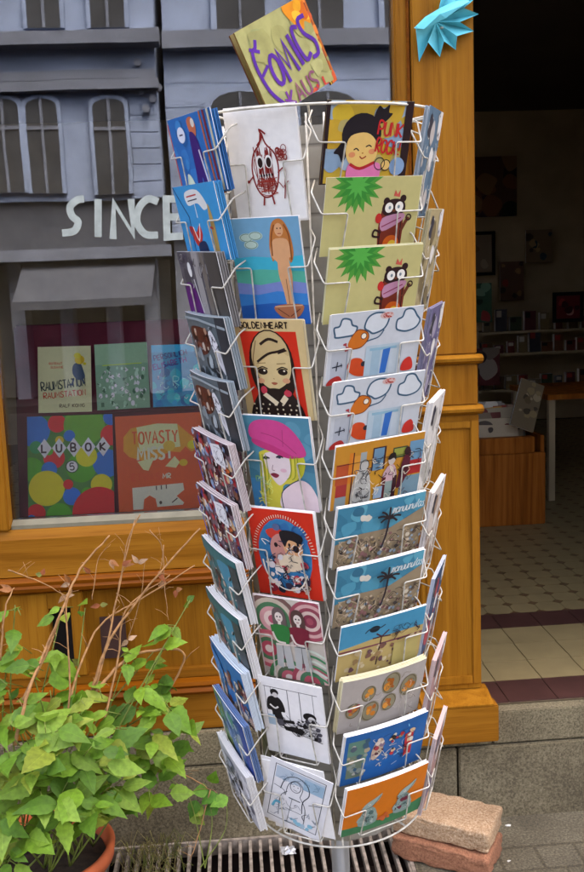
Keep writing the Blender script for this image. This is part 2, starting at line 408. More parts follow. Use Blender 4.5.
# grate over its pit
gr = empty('drain_grate', (0, -.2, 0)); tag(gr, 'worn iron grate of parallel bars let into the pavement under the card rack', 'grate')
def loc(o, p): # bring a mesh made in world coordinates under its thing
    o.parent = p; o.matrix_parent_inverse = Matrix.Translation(-p.location); return o
mb = MB(); x = GX0+.016
while x < GX1-.01: mb.box(x, GY0+.012, -.03, x+.009, GY1-.012, -.002); x += .0285
loc(mb.build('bars', M['iron'], bevel=.001), gr)
mb = MB(); mb.box(GX0+.002, GY0+.002, -.04, GX1-.002, GY0+.012, .002).box(GX0+.002, GY1-.012, -.04, GX1-.002, GY1-.002, .002).box(GX0+.002, GY0+.012, -.04, GX0+.012, GY1-.012, .002).box(GX1-.012, GY0+.012, -.04, GX1-.002, GY1-.012, .002)
loc(mb.build('frame', M['iron']), gr)
mb = MB(); mb.add([(GX0, GY0, 0), (GX1, GY0, 0), (GX1, GY1, 0), (GX0, GY1, 0), (GX0, GY0, -.12), (GX1, GY0, -.12), (GX1, GY1, -.12), (GX0, GY1, -.12)], [(0, 1, 5, 4), (1, 2, 6, 5), (2, 3, 7, 6), (3, 0, 4, 7), (4, 5, 6, 7)])
loc(mb.build('pit', M['pit']), gr)

# ================================================================== SHOP FRONT
shop = empty('shop_front', (0, 0, 0)); tag(shop, 'wooden shop front with large display window, open doorway and granite base', 'shop front')
# granite base courses
mb = MB()
for x0, x1 in ((-3.2, -1.3), (-1.294, .1), (.106, .596), (.602, 1.62), (1.626, 3.2)): mb.box(x0, -.05, -.02, x1, .30, .222)
mb.build('granite_base', M['granite'], shop, bevel=.004)
mb = MB()
for x0, x1 in ((-3.2, -.9), (-.895, .7), (.705, 2.0), (2.005, 3.2)): mb.box(x0, -.046, .227, x1, -.002, .324)
mb.build('granite_kerb', M['granite_w'], shop, bevel=.003)
# panelling under the window
WX0, WX1 = -.62, .47
def rail(name, z0, z1, y0, mat='wood_h', x0=-2.6, x1=.515, bev=.003):
    return MB().box(x0, y0, z0, x1, .05, z1).build(name, M[mat], shop, bevel=bev)
rail('baseboard', .327, .435, -.03)
def mould(name, prof, x0, x1, mat): return MB().prism(prof, x0, x1, 0).build(name, M[mat], shop)
mould('base_moulding', [(.0, .435), (-.038, .435), (-.04, .442), (-.03, .452), (-.034, .458), (-.03, .468), (-.012, .474), (0, .474)], -2.6, .515, 'wood_d')
rail('lower_rail', .474, .50, -.012)
# panel with sunk fields
for i, (x0, x1) in enumerate(((-2.4, -1.56), (-1.5, -.66), (-.44, .44))):
    MB().box(x0, .012, .50, x1, .03, .745).build('panel_field', M['wood_v2'], shop)
for x0, x1 in ((-2.6, -2.4), (-1.56, -1.5), (-.66, -.535), (-.475, -.44), (.44, .515)):
    MB().box(x0, -.012, .50, x1, .045, .745).build('stile', M['wood_v'], shop, bevel=.003)
slot = MB().box(-.535, .03, .50, -.475, .045, .7).build('dark_slot', M['dark'], shop)  # near-black plate set back between the stiles
MB().box(-.535, -.010, .70, -.475, .045, .745).build('slot_header', M['wood_v'], shop)
MB().box(-.40, .004, .54, -.33, .0115, .66).build('dark_red_patch', M['dark_red'], shop)  # dark reddish rectangle laid on the panel field
mould('panel_moulding', [(.0, .745), (-.012, .745), (-.02, .752), (-.034, .756), (-.036, .766), (-.028, .772), (-.03, .782), (-.022, .792), (0, .796)], -2.6, .515, 'wood_d')
mould('sill_board', [(.05, .796), (-.016, .796), (-.016, .90), (-.004, .926), (.05, .926)], -2.6, .515, 'wood_h')
mould('sill_edge', [(.05, .9265), (-.002, .9265), (-.002, .937), (.02, .948), (.05, .948)], WX0+.002, WX1-.002, 'greysill')
# window frame posts, head and pane
MB().box(-.80, -.018, .9265, WX0, .05, 2.9).build('window_post', M['wood_v'], shop, bevel=.004)
MB().box(-2.6, -.018, .9265, -2.4, .05, 2.9).build('window_post', M['wood_v'], shop, bevel=.004)
MB().box(WX0, -.012, 2.75, WX1, .05, 2.9).build('window_head', M['wood_h'], shop)
pane = MB().box(WX0+.001, .024, .949, WX1-.001, .03, 2.749).build('window_pane', M['glass'], shop)
MB().box(-2.399, .024, .93, -.801, .03, 2.749).build('window_pane', M['glass'], shop)
# pillar between window and door
PX0, PX1 = .465, .672
MB().box(.466, -.012, .9265, .506, .05, 2.9).build('pillar_strip', M['wood_v2'], shop, bevel=.004)
MB().box(.497, -.02, .9267, .5055, -.0125, 2.9).build('pillar_bead', M['wood_d'], shop, bevel=.003)
pil = empty('door_pillar'); pil.parent = shop
MB().box(.508, -.03, 1.352, PX1, .12, 2.9).build('shaft', M['wood_v'], pil, bevel=.004)
MB().box(.5065, -.033, 1.214, PX1+.001, .12, 1.326).build('collar_block', M['wood_v'], pil, bevel=.003)
def ring(z, s=1):
    pr = [(.0, z), (-.036, z), (-.044, z+.005*s), (-.052, z+.008*s), (-.054, z+.016*s), (-.047, z+.021*s), (-.037, z+.025*s), (0, z+.025*s)]
    MB().prism(pr, .503, PX1+.012, 0).build('trim_moulding', M['wood_v2'], pil)
    MB().box(PX1+.0125, -.03, z+.004, PX1+.016, .1, z+.02).build('trim_moulding', M['wood_v2'], pil)
ring(1.3268); ring(1.1885)
px0, px1 = .52, PX1+.004
MB().box(px0-.012, -.03, .392, px1, .12, 1.188).build('pedestal', M['wood_v'], pil, bevel=.003)
mb = MB()
for a in ((px0, .41, px0+.02, 1.17), (px1-.026, .41, px1-.003, 1.17), (px0+.0205, 1.15, px1-.0265, 1.17), (px0+.0205, .41, px1-.0265, .434)): mb.box(a[0], -.037, a[1], a[2], -.0302, a[3])
mb.build('pedestal_frame', M['wood_v2'], pil, bevel=.002)
MB().prism([(.0, .37), (-.1, .37), (-.1, .374), (-.031, .392), (0, .392)], .49, PX1+.02, 0).build('plinth_slope', M['wood_v2'], pil)
MB().box(.48, -.1, .262, PX1+.033, -.0465, .369).build('plinth_block', M['wood_h'], pil, bevel=.003)
MB().box(.55, -.0455, .3245, PX1+.018, .12, .3695).build('plinth_back', M['wood_h'], pil)
# other side of the door and lintel, rest of the facade
MB().box(1.66, -.03, .327, 1.86, .12, 2.9).build('door_post', M['wood_v'], shop, bevel=.004)
MB().box(PX0, -.03, 2.9005, 1.9, .14, 3.1).build('door_lintel', M['wood_h'], shop)
MB().box(-2.6, -.03, 2.9005, PX0-.001, .14, 3.1).build('window_lintel', M['wood_h'], shop)
mb = MB(); mb.box(-9, 0, 0, -2.61, .28, 9).box(1.87, 0, 0, 9, .28, 9).box(-2.605, -.01, 3.101, 1.865, .28, 9)
mb.build('upper_wall', M['plaster'], shop)
# ------------------------------------------------------------------ inside the shop
FL = .33
tag(MB().box(-3.0, .0, .2, 4.6, 6.4, FL-.004).build('shop_floor', M['grout']), kind='structure')
mb_l, mb_d, mb_o = MB(), MB(), MB()
TP = .1465; x00 = .62
for j in range(0, 5):
    for i in range(-2, 9):
        x0, y0 = x00+i*TP+.003*j, .002+j*TP
        if x0+TP < .60 and y0 < .1: pass
        t = (mb_d if j in (0, 4) else mb_l)
        t.box(x0+.0015, y0+.0015, FL-.004, x0+TP-.0015, y0+TP-.0015, FL)
y = .002+5*TP; T2 = .1
for j in range(0, 52):
    for i in range(-24, 34):
        x0, y0 = x00+i*T2, y+j*T2; c = T2*.22; e = .001
        p = [(x0+c, y0+e), (x0+T2-c, y0+e), (x0+T2-e, y0+c), (x0+T2-e, y0+T2-c), (x0+T2-c, y0+T2-e), (x0+c, y0+T2-e), (x0+e, y0+T2-c), (x0+e, y0+c)]
        mb_l.prism(p, FL-.004, FL, 2)
        q = c-.003; mb_o.prism([(x0, y0-q), (x0+q, y0), (x0, y0+q), (x0-q, y0)], FL-.004, FL-.0002, 2)
tag(mb_l.build('beige_floor_tiles', M['tile_l']), kind='structure'); tag(mb_d.build('maroon_floor_tiles', M['tile_d']), kind='structure'); tag(mb_o.build('brown_floor_inlays', M['tile_o']), kind='structure')
tag(MB().box(-3.0, 6.0, FL, 4.65, 6.1, 3.2).build('room_back_wall', M['room']), kind='structure')
tag(MB().box(-3.1, .15, FL-.1, -3.0, 6.0, 3.2).build('room_side_wall', M['room']), kind='structure')
tag(MB().box(4.6, .27, FL-.1, 4.7, 6.0, 3.2).build('room_side_wall', M['room']), kind='structure')
tag(MB().box(-3.1, .13, 3.2, 4.7, 6.1, 3.3).build('ceiling', M['ceil']), kind='structure')

# window letters painted on the pane
a = Art(700, 220); c = '#aeb4aa'
def PT(px, py):
    q = at(px, py, .0235); return ((q.x+.45)*1000, (1.83-q.z)*1000)
for st in ([(84, 199), (77, 200), (70, 207), (72, 216), (78, 222), (74, 231), (62, 233)], [(98, 199), (98, 237)], [(113, 239), (114, 203), (133, 234), (131, 199)],
           [(158, 202), (148, 199), (139, 208), (137, 222), (145, 234), (158, 235)], [(181, 199), (166, 199), (167, 237), (183, 236)], [(167, 217), (180, 217)]):
    a.S([PT(*p) for p in st], 19, c, sm=len(st) > 4)
mb = MB()
for li, (tris, cc) in enumerate(a.sh):
    for t in tris:
        area = (t[1][0]-t[0][0])*(t[2][1]-t[0][1])-(t[2][0]-t[0][0])*(t[1][1]-t[0][1])
        if area > 0: t = t[::-1]
        mb.add([(p[0]/1000-.45, .0236-li*2e-5, 1.83-p[1]/1000) for p in t], [(2, 1, 0)], cc)
mb.build('window_lettering', M['paint'], pane)

# ------------------------------------------------------------------ display board and books in the window
def lean(x, y, z, w=0, rx=0, ry=0, rz=0):
    return Matrix.Translation((x, y, z)) @ Matrix.Rotation(R(rz), 4, 'Z') @ Matrix.Rotation(R(ry), 4, 'Y') @ Matrix.Rotation(R(rx), 4, 'X')
tag(MB().box(-.62, .052, .90, .46, .60, .93).build('display_shelf', M['wood_d']), 'dark wooden shelf running along the bottom of the shop window', 'shelf')
BT = 13.0  # board leans back
def board_pt(x, u, d=0):  # u up along the board
    return Vector((x, .075+u*sin(R(BT))-d*cos(R(BT)), .935+u*cos(R(BT))+d*sin(R(BT))*0))
bd = MB(); bd.box(-.617, 0, 0, .20, .012, .56)
o = bd.build('display_board', M['plum'], None, Matrix.Translation((0, .085, .933)) @ Matrix.Rotation(-R(BT), 4, 'X'), bevel=.006)
tag(o, 'plum coloured board leaning behind the window with five books on it', 'display board')
tag(MB().box(-.555, -.014, .2925, .19, -.0005, .2965).build('book_ledge', M['plum'], o))
def vivid(c):
    c = lin(c); g = sum(c)/3
    return tuple(min(.85, max(.004, (g+(x-g)*1.35)*1.55)) for x in c)
def book(name, art, x, u, roll, label, th=.014):
    M4 = Matrix.Translation((x, .085, .933)) @ Matrix.Rotation(-R(BT), 4, 'X') @ Matrix.Translation((0, -.003-th, u+art.h*.001)) @ Matrix.Rotation(R(roll), 4, 'Y')
    root = bpy.data.objects.new(name, None); col.objects.link(root); root.matrix_world = M4; root.empty_display_size = .05
    tag(root, label, 'book', 'books shown in the window')
    art.bg = vivid(art.bg); art.sh = [(t, vivid(c_)) for t, c_ in art.sh]
    c = plate_mb(art, th=.0012).build('cover', M['print'], root)
    mbp = MB(); wdt, hh = art.w*.001, art.h*.001
    mbp.box(-wdt/2+.002, .0014, -hh+.002, wdt/2-.002, th-.0014, -.002); mbp.build('pages', M['white'], root)
    mbb = MB(); mbb.box(-wdt/2, th-.0012, -hh, wdt/2, th, 0); mbb.build('back_cover', M['plum'], root)
# five covers
a = Art(150, 190, '#b9b795')
a.T('ROTRAUT', 32, 52, 6, '#a8432e', 1.1).T('SUSANNE', 36, 63, 6, '#a8432e', 1.1)
a.T('RAUMSTATION', 10, 128, 24, '#25302c', 3.4, rot=-6, sp=.9, sx=.62).T('RAUMSTATION', 16, 150, 16, '#a8402f', 2.2, rot=-4, sp=1.1, sx=.85)
a.T('RALF KONIG', 60, 176, 9, '#4a3a2c', 1.6)
a.P([(100, 55), (118, 48), (128, 70), (132, 92), (112, 98), (98, 80)], '#24374a', True).E(118, 40, 14, 13, '#c9a13c').E(112, 28, 10, 8, '#d8b24a').S([(100, 96), (96, 112), (90, 110)], 5, '#24374a').S([(124, 94), (130, 110)], 5, '#24374a').E(132, 52, 5, 4, '#d8b24a')
book('book', a, -.472, .2985, 1.0, 'beige book titled RAUMSTATION with a small yellow and blue figure, left of the upper row')
rr = random.Random(4); a = Art(150, 190, '#75917a')
a.R(0, 0, 150, 60, '#8ba287').T('TYPO', 12, 40, 12, '#9db79a', 2)  if False else a.R(0, 0, 150, 60, '#86a085')
a.S([(20, 62), (132, 60)], 2, '#a9c43e')
for _ in range(75):
    x, y, s_ = rr.uniform(6, 142), rr.uniform(70, 184), rr.uniform(4, 9)
    k = rr.randint(3, 6); a.P([(x+s_*cos(2*pi*i/k+x)*.7, y+s_*sin(2*pi*i/k+x)) for i in range(k)], rr.choice(['#c5d9c4', '#a9c6ae', '#dfe9dc', '#3b5a44', '#92b097']))
    if rr.random() < .5: a.S([(x, y), (x+rr.uniform(-9, 9), y+rr.uniform(-9, 9))], 1.8, '#2f4a3a')
book('book', a, -.312, .3005, -.6, 'green book with a scatter of pale cut out shapes, middle of the upper row')
a = Art(150, 180, '#2c7f9e')
a.blobs(0, 60, 150, 180, 26, ['#3a9aa6', '#2a6f95', '#4fb0b4', '#255f86', '#3f8fae'], 8, 20, 3).R(0, 0, 150, 22, '#3a9ab8')
a.T('PERSONLICH', 8, 46, 14, '#1d2a5c', 2.6, rot=-10, sp=1.4, sx=.85).T('ELISABETH', 6, 72, 15, '#472a6c', 2.8, rot=-12, sp=1.4, sx=.9)
a.T('R', 60, 120, 26, '#8ad4cf', 3).scrib(10, 90, 140, 170, 24, ['#8ad4cf', '#b9e2e0', '#1f4f7c'], 1.4, 7)
book('book', a, -.150, .3005, .4, 'blue green book titled ELISABETH in purple letters, right of the upper row')
a = Art(240, 290, '#3f6a34')
for cx, cy, r_, c in ((18, 40, 46, '#2f6aa6'), (84, 22, 26, '#c23a34'), (160, 30, 58, '#5b8a3a'), (235, 60, 30, '#c8392f'), (24, 88, 18, '#2f7a4c'), (236, 10, 22, '#2a5f9c'), (90, 70, 12, '#d9a63a'), (74, 120, 30, '#b9352c'), (150, 150, 42, '#4b8a2c'), (222, 140, 40, '#2a66a0'),
        (10, 150, 34, '#4b8a34'), (60, 152, 22, '#2a66a0'), (52, 205, 50, '#e2b41c'), (165, 118, 30, '#e6ba1e'), (205, 200, 30, '#e4b51d'), (122, 230, 25, '#2c6cb0'), (112, 196, 14, '#c8392f'), (165, 222, 16, '#4b8a2c'), (196, 280, 74, '#cf3a30'), (86, 284, 36, '#4b8a2c'), (22, 274, 26, '#cf3a30'), (8, 292, 14, '#2a66a0'), (60, 100, 12, '#4b8a2c'), (118, 58, 16, '#2a66a0')):
    a.E(cx, cy, r_, r_, c, n=30)
for i, ch in enumerate('LUBOK'):
    cx, cy = 48+i*41, 92; a.P([(cx, cy-28), (cx+20, cy), (cx, cy+28), (cx-20, cy)], '#ece6d8').T(ch, cx-8, cy+11, 22, '#2b1c1e', 5)
a.E(124, 146, 18, 18, '#1f2a24').E(124, 146, 15.5, 15.5, '#ece6d8').T('5', 118, 156, 19, '#1c1c1c', 3.4)
book('book', a, -.463, -.001, .8, 'large book titled LUBOK 5 with coloured discs, left of the lower row')
a = Art(245, 280, '#b85a14')
cr = '#d8cf9c'
a.P([(22, 60), (44, 36), (110, 26), (176, 30), (214, 66), (236, 76), (238, 104), (212, 112), (196, 96), (180, 112), (150, 108), (120, 126), (80, 132), (36, 118), (20, 100)], '#c98a4a')
a.P([(60, 34), (120, 26), (176, 30), (182, 96), (120, 100), (66, 104)], cr).E(216, 92, 14, 12, '#d9b45e')
a.T('TOVASTY', 46, 82, 34, '#c9602a', 5, sx=.62).T('MISST', 60, 128, 34, '#e9e0b4', 7, sx=.75)
a.P([(58, 132), (106, 124), (88, 160), (74, 156)], cr).P([(136, 150), (164, 122), (178, 140), (166, 156)], cr).E(188, 142, 12, 10, '#dba25a').E(150, 92, 17, 15, '#d8a262').T('ETWAS', 40, 186, 18, '#b9542a', 3).T('MR', 128, 184, 13, '#e9e0b4', 3)
a.P([(40, 206), (184, 200), (186, 220), (164, 236), (184, 256), (180, 262), (108, 264), (104, 240), (88, 230), (72, 240), (68, 268), (40, 268)], '#e6e0b8')
a.S([(108, 204), (108, 216)], 3, '#3a2b20').S([(122, 203), (122, 215)], 3, '#3a2b20').S([(136, 202), (136, 214)], 3, '#3a2b20').E(118, 252, 4, 5, '#3a2b20').S([(150, 254), (166, 242)], 3, '#3a2b20')
book('book', a, -.214, .0, -.5, 'large orange book with a cream patchwork animal, right of the lower row')

# ------------------------------------------------------------------ things in the room seen through the door
def fr(px, py): return atz(px, py, FL)
b0, b1 = fr(480, 527), fr(548, 524); by = (b0.y+b1.y)/2
bx0, bx1 = b0.x-.25, b1.x-.01; bh = (at(520, 437, by).z)-FL
bin_ = empty('print_browser_box', ((bx0+bx1)/2, by, FL)); tag(bin_, 'low brown wooden browser box filled with prints just inside the door', 'box')
loc(MB().box(bx0, by, FL, bx1, by+.02, FL+bh*.82).build('front_panel', M['wood_b'], bevel=.004), bin_)
loc(MB().box(bx0, by+.0205, FL, bx0+.02, by+.55, FL+bh).build('side_panel', M['wood_b']), bin_)
loc(MB().box(bx1-.02, by+.0205, FL, bx1, by+.55, FL+bh).build('side_panel', M['wood_b']), bin_)
loc(MB().box(bx0+.0205, by+.535, FL, bx1-.0205, by+.55, FL+bh).build('back_panel', M['wood_b']), bin_)
loc(MB().box(bx0+.0205, by+.0205, FL+.02, bx1-.0205, by+.53, FL+.04).build('bottom_panel', M['wood_b']), bin_)
loc(MB().box(bx0-.01, by-.012, FL+bh*.82+.001, bx1-.06, by+.04, FL+bh).build('top_rail', M['wood_b'], bevel=.004), bin_)
rr = random.Random(12)
pcs = ['#b9a98c', '#8c7a62', '#c8bfae', '#6f5a48', '#a8a094', '#bfae90', '#7c8478']
for i in range(9):
    y = by+.09+i*.045; a = Art(rr.uniform(300, 420), 340, rr.choice(pcs)); a.blobs(10, 10, a.w-10, 200, 9, ['#3a3028', '#e0d8c8', '#7a3a34', '#8c8a80', '#54483c'], 14, 45, i)
    if i == 7: a = Art(430, 330, '#b5b0a4'); a.T('COMICS', 60, 110, 45, '#4a4440', 8).P([(350, 10), (420, 10), (420, 90), (370, 120), (345, 60)], '#a02844')
    cx = bx0+.05+a.w*.0005+rr.uniform(0, max(0, bx1-bx0-.1-a.w*.001))
    o = plate('art_print', a, lean(cx, y, FL+bh+.04+.02*i*.5+rr.uniform(0, .05), rx=rr.uniform(-14, -6), ry=rr.uniform(-2, 2)), th=.003)
    tag(o, 'loose art print standing in the wooden browser box inside the door', 'print', 'prints in the browser box')
# slanting prints at the box's right end
a = Art(130, 260, '#7a6a50'); a.blobs(10, 10, 120, 240, 14, ['#6a5a40', '#94825c', '#4a4030', '#a89878'], 8, 22, 5)
tag(plate('leaning_print', a, lean(bx1-.03, by+.10, FL+bh+.27, ry=22, rx=-20), th=.012), 'brown print leaning out at the right end of the browser box', 'print')
# table with pale legs behind
tx = at(553, 400, by+.5)
tb = empty('side_table', (tx.x+.4, by+.9, FL)); tag(tb, 'brown table with thin pale legs in the dark back of the shop', 'table')
th_ = tx.z-FL
loc(MB().box(tx.x-.03, by+.5, FL+th_, tx.x+1.0, by+1.2, FL+th_+.03).build('tabletop', M['wood_b']), tb)
for x_, y_ in ((tx.x, by+.53), (tx.x+.95, by+.53), (tx.x, by+1.15), (tx.x+.95, by+1.15)):
    loc(MB().box(x_-.018, y_-.018, FL, x_+.018, y_+.018, FL+th_-.001).build('leg', M['room']), tb)
# shelves at the back
SHY = 5.2
s0 = at(478, 300, SHY); s1 = at(640, 300, SHY)
zs = [at(540, p, SHY).z for p in (352, 328, 378)]
sh = empty('wall_shelf', ((s0.x+s1.x)/2, SHY+.3, FL)); tag(sh, 'dark shelving of goods along the back wall of the shop', 'shelf')
for z in (at(540, 388, SHY).z, at(540, 352, SHY).z, at(540, 330, SHY).z):
    loc(MB().box(s0.x, SHY, z-.02, s1.x, SHY+.35, z).build('board', M['room']), sh)
loc(MB().box(s0.x-.03, SHY, FL, s0.x-.001, SHY+.35, at(540, 300, SHY).z).build('upright', M['room']), sh)
loc(MB().box(s1.x+.001, SHY, FL, s1.x+.03, SHY+.35, at(540, 300, SHY).z).build('upright', M['room']), sh)
k = 0
for z, n in ((at(540, 388, SHY).z, 12), (at(540, 352, SHY).z, 12), (at(540, 330, SHY).z, 10)):
    for i in range(n):
        x_ = s0.x+.06+(s1.x-s0.x-.15)*i/n; hh = rr.uniform(.07, .19); a = Art(rr.choice((60, 80, 100)), hh*1000, rr.choice(['#7c3c30', '#4a5640', '#8c7850', '#6c5034', '#4c4a50', '#6c3438', '#8c8068', '#7c5034']))
        a.R(8, 10, 44, hh*300, rr.choice(['#d8d0c0', '#2a2622', '#b04038']))
        o = plate('small_package', a, lean(x_+.03, SHY+.05, z+hh+.001), th=.05); tag(o, 'small coloured package on the dark back shelves', 'package', 'packages on the back shelves'); k += 1
def poster(px0, py0, px1, py1, Y, bgc, cols, label, n=12, seed=1, frame=None):
    p0, p1 = at(px0, py0, Y), at(px1, py1, Y); a = Art((p1.x-p0.x)*1000, (p0.z-p1.z)*1000, bgc)
    a.blobs(15, 15, a.w-15, a.h-15, n, cols, a.w*.08, a.w*.2, seed)
    o = plate('wall_picture', a, lean((p0.x+p1.x)/2, Y, p0.z), th=.015); tag(o, label, 'picture')
    if frame:
        f = MB(); ww, hh = a.w*.001, a.h*.001; e = .03
        f.box(-ww/2-e, -.012, -hh-e, ww/2+e, 0, -hh).box(-ww/2-e, -.012, 0, ww/2+e, 0, e).box(-ww/2-e, -.012, -hh, -ww/2, 0, 0).box(ww/2, -.012, -hh, ww/2+e, 0, 0)
        f.build('picture_frame', M[frame], o)
poster(440, 158, 517, 216, 5.9, '#6a4638', ['#8a5a3c', '#3c2a24', '#a07a50', '#54303a', '#2a2c20'], 'dim square painting high on the brown wall inside the shop', 18, 3)
poster(450, 236, 492, 272, 5.9, '#a39076', ['#8a7458', '#bfae90', '#6a5640'], 'small pale picture in a dark frame below the dim painting', 6, 4, 'dark')
poster(556, 296, 580, 318, 5.1, '#8a2c34', ['#c04848', '#5a2028', '#d89a90'], 'small red picture standing at the right of the back shelves', 6, 5, 'dark')
poster(460, 284, 492, 322, 5.1, '#46705a', ['#8ab89a', '#2c4a3a', '#b84a48'], 'green paper picture on the shelves beside the door pillar', 8, 6)
poster(440, 350, 500, 385, 5.0, '#7c4040', ['#c8b8a8', '#b03a44', '#5a4a4a', '#9a8a7c'], 'red and cream picture standing low behind the browser box', 12, 8)

poster(500, 262, 524, 300, 5.8, '#7c5a48', ['#b08a60', '#4a3a34', '#a8483c'], 'narrow brown picture on the wall above the back shelves', 8, 15)
poster(526, 230, 552, 262, 5.8, '#8c7458', ['#5a4434', '#b89a70', '#3a4a54'], 'square tan picture on the wall right of the narrow brown one', 8, 16)
poster(512, 392, 536, 420, 5.05, '#a07058', ['#d0b090', '#5a3a34', '#c04c3c'], 'brick red picture standing low at the back of the shop', 8, 17)
for i in range(7):
    hh = rr.uniform(.20, .3); a = Art(rr.uniform(110, 170), hh*1000, rr.choice(['#c8b898', '#a84c3c', '#d0a050', '#6a7c6a', '#b09078', '#50607c'])); a.R(12, 16, a.w-24, hh*350, rr.choice(['#e8dcc4', '#3a2c28', '#c89048'])).blobs(14, hh*450, a.w-14, hh*900, 5, ['#3a302c', '#e0d0b0', '#a83c34'], 8, 18, i)
    o = plate('booklet', a, lean(bx0+.10+i*.075, by+.30+rr.uniform(-.02, .02), FL+bh+.10+.02*i*.3, rx=-9, ry=rr.uniform(-7, 7)), th=.006); tag(o, 'thin coloured booklet standing among the prints in the browser box', 'booklet', 'booklets in the browser box')

# ================================================================== BUILDINGS ACROSS THE STREET (seen mirrored in the pane)
YB = -14.0; VY = .048-YB      # where the pane's mirror image stands
def rp(px, py): q = at(px, py, VY); return q.x, q.z
bl = empty('facing_house', (rp(60, 300)[0], YB-2, 0)); tag(bl, 'pale grey stucco house with arched windows mirrored in the shop window', 'house')
xl = rp(160, 150)[0]
z_c0, z_c1 = rp(80, 92)[1], rp(80, 36)[1]
zl = rp(80, 200)[1]; zs_ = rp(80, 242)[1]
loc(MB().box(-13, YB-8, zl, xl, YB, 11).build('wall', M['plaster']), bl)
loc(MB().box(-13, YB-8, zs_-.1, xl, YB-.1, zl).build('sign_band', M['awning']), bl)
mb = MB(); mb.box(-13.1, YB+.002, z_c1-.22, xl+.1, YB+.38, z_c1).box(-13, YB+.002, z_c1-.75, xl, YB+.14, z_c1-.6).box(-13, YB+.002, z_c0-.02, xl+.05, YB+.24, z_c0+.14); loc(mb.build('cornice', M['ledge']), bl)
mb = MB(); mb.box(-13, YB+.002, z_c0+.141, xl+.02, YB+.06, z_c1-.76); loc(mb.build('frieze', M['plaster2']), bl)
loc(MB().box(-13.1, YB-.09, zs_-.3, xl+.1, YB+.25, zs_-.101).build('shop_cornice', M['ledge']), bl)
loc(MB().box(-13, YB-8, 0, xl, YB-.9, zs_-.3).build('ground_floor', M['shopdark']), bl)
def arch_window(parent, px, py0, py1, pw, Y=YB, arched=True, name='window'):
    x, z1 = rp(px, py0); _, z0 = rp(px, py1); hw = pw*(VY+2.45)/900/2
    pts = [(x-hw, z0), (x+hw, z0), (x+hw, z1-hw*.5)] + ([(x+hw*cos(t), z1-hw*.5+hw*.5*sin(t)) for t in [pi*i/8 for i in range(1, 8)]] if arched else [(x+hw, z1), (x-hw, z1)]) + [(x-hw, z1-hw*.5)]
    k_ = 1.25; o2 = [((p[0]-x)*k_+x, (p[1]-z0)*(1.04 if p[1] > z1-hw else 1)+z0) for p in pts]
    f = loc(MB().prism(o2, Y+.002, Y+.10, 1).build(name, M['plaster']), parent)
    g = MB().prism(pts, Y+.101, Y+.106, 1).build('panes', M['winglass']); loc(g, parent); g.parent = f; g.matrix_parent_inverse = parent.matrix_world.inverted()
    g.matrix_parent_inverse = Matrix.Identity(4)
    b = MB(); b.box(x-.025, Y+.107, z0, x+.025, Y+.13, z1-.02).box(x-hw, Y+.107, z0+(z1-z0)*.66, x-.026, Y+.13, z0+(z1-z0)*.66+.06).box(x+.026, Y+.107, z0+(z1-z0)*.66, x+hw, Y+.13, z0+(z1-z0)*.66+.06)
    b = loc(b.build('glazing_bar', M['ledge']), parent); b.parent = f; b.matrix_parent_inverse = Matrix.Identity(4)
    return f
for px in (-250, -180, -110, -45, 3, 42, 108): arch_window(bl, px, 100, 194, 29)
for px in (-250, -180, -110, -45, 38, 102): arch_window(bl, px, -70, 29, 30)
# awning over the mirrored shop front
za0, za1 = rp(80, 258)[1], rp(80, 300)[1]; xa0, xa1 = rp(24, 280)[0], rp(156, 280)[0]
aw = loc(MB().prism([(YB-.1, za0), (YB+1.1, za1), (YB+1.1, za1-.14), (YB+1.08, za1-.14), (YB+1.08, za1+.0), (YB-.1, za0-.05)], xa0, xa1, 0).build('awning', M['awning']), bl)
for px in (12, 62, 110, 150):
    x_ = rp(px, 300)[0]; loc(MB().box(x_-.12, YB-.9, 0, x_+.12, YB-.3, zs_-.301).build('shop_pier', M['ledge']), bl)
for px in (36, 86, 130):
    x_ = rp(px, 300)[0]; loc(MB().box(x_-.7, YB-.899, .5, x_+.7, YB-.86, zs_-.6).build('shop_window', M['winglass']), bl)
# quoin and carved bracket at the corner of the house
mb = MB()
z = zl
while z < z_c0-.2: mb.box(xl-.5, YB+.002, z+.01, xl-.02, YB+.015, z+.27); z += .28
loc(mb.build('quoins', M['plaster']), bl)
mb = MB(); x_, z = rp(147, 82); rq = random.Random(2)
for i in range(16):
    a_ = rq.uniform(0, 6.28); q = rq.uniform(0, .22); mb.prism([(x_+q*cos(a_)+.07*cos(t), z+q*2.2*sin(a_)+.07*sin(t)) for t in [2*pi*j/6 for j in range(6)]], YB+.003+i*.006, YB+.10+i*.006, 1)
loc(mb.build('carved_bracket', M['ledge']), bl)
b2 = empty('neighbour_house', (rp(300, 300)[0], YB-2, 0)); tag(b2, 'grey banded house beside the facing house, mirrored right of it', 'house')
loc(MB().box(xl+.12, YB-8, 2.9, 14, YB-.35, 12).build('wall', M['plaster']), b2)
loc(MB().box(xl+.12, YB-8, 0, 14, YB-.6, 2.9).build('ground_floor', M['ledge']), b2)
mb = MB(); z = rp(300, 44)[1]; mb.box(xl+.12, YB-.349, z, 14, YB-.1, z+.28)
loc(mb.build('ledge', M['ledge']), b2)
mb = MB(); z = 3.1
while z < rp(300, 50)[1]: mb.box(xl+.13, YB-.349, z, 14, YB-.342, z+.38); z += .4
loc(mb.build('stone_bands', M['plaster']), b2)
for px in (240, 330, 430, 530): arch_window(b2, px, 88, 200, 58, YB-.32)
for px in (238, 320, 410, 500): arch_window(b2, px, -60, 36, 46, YB-.35, False)

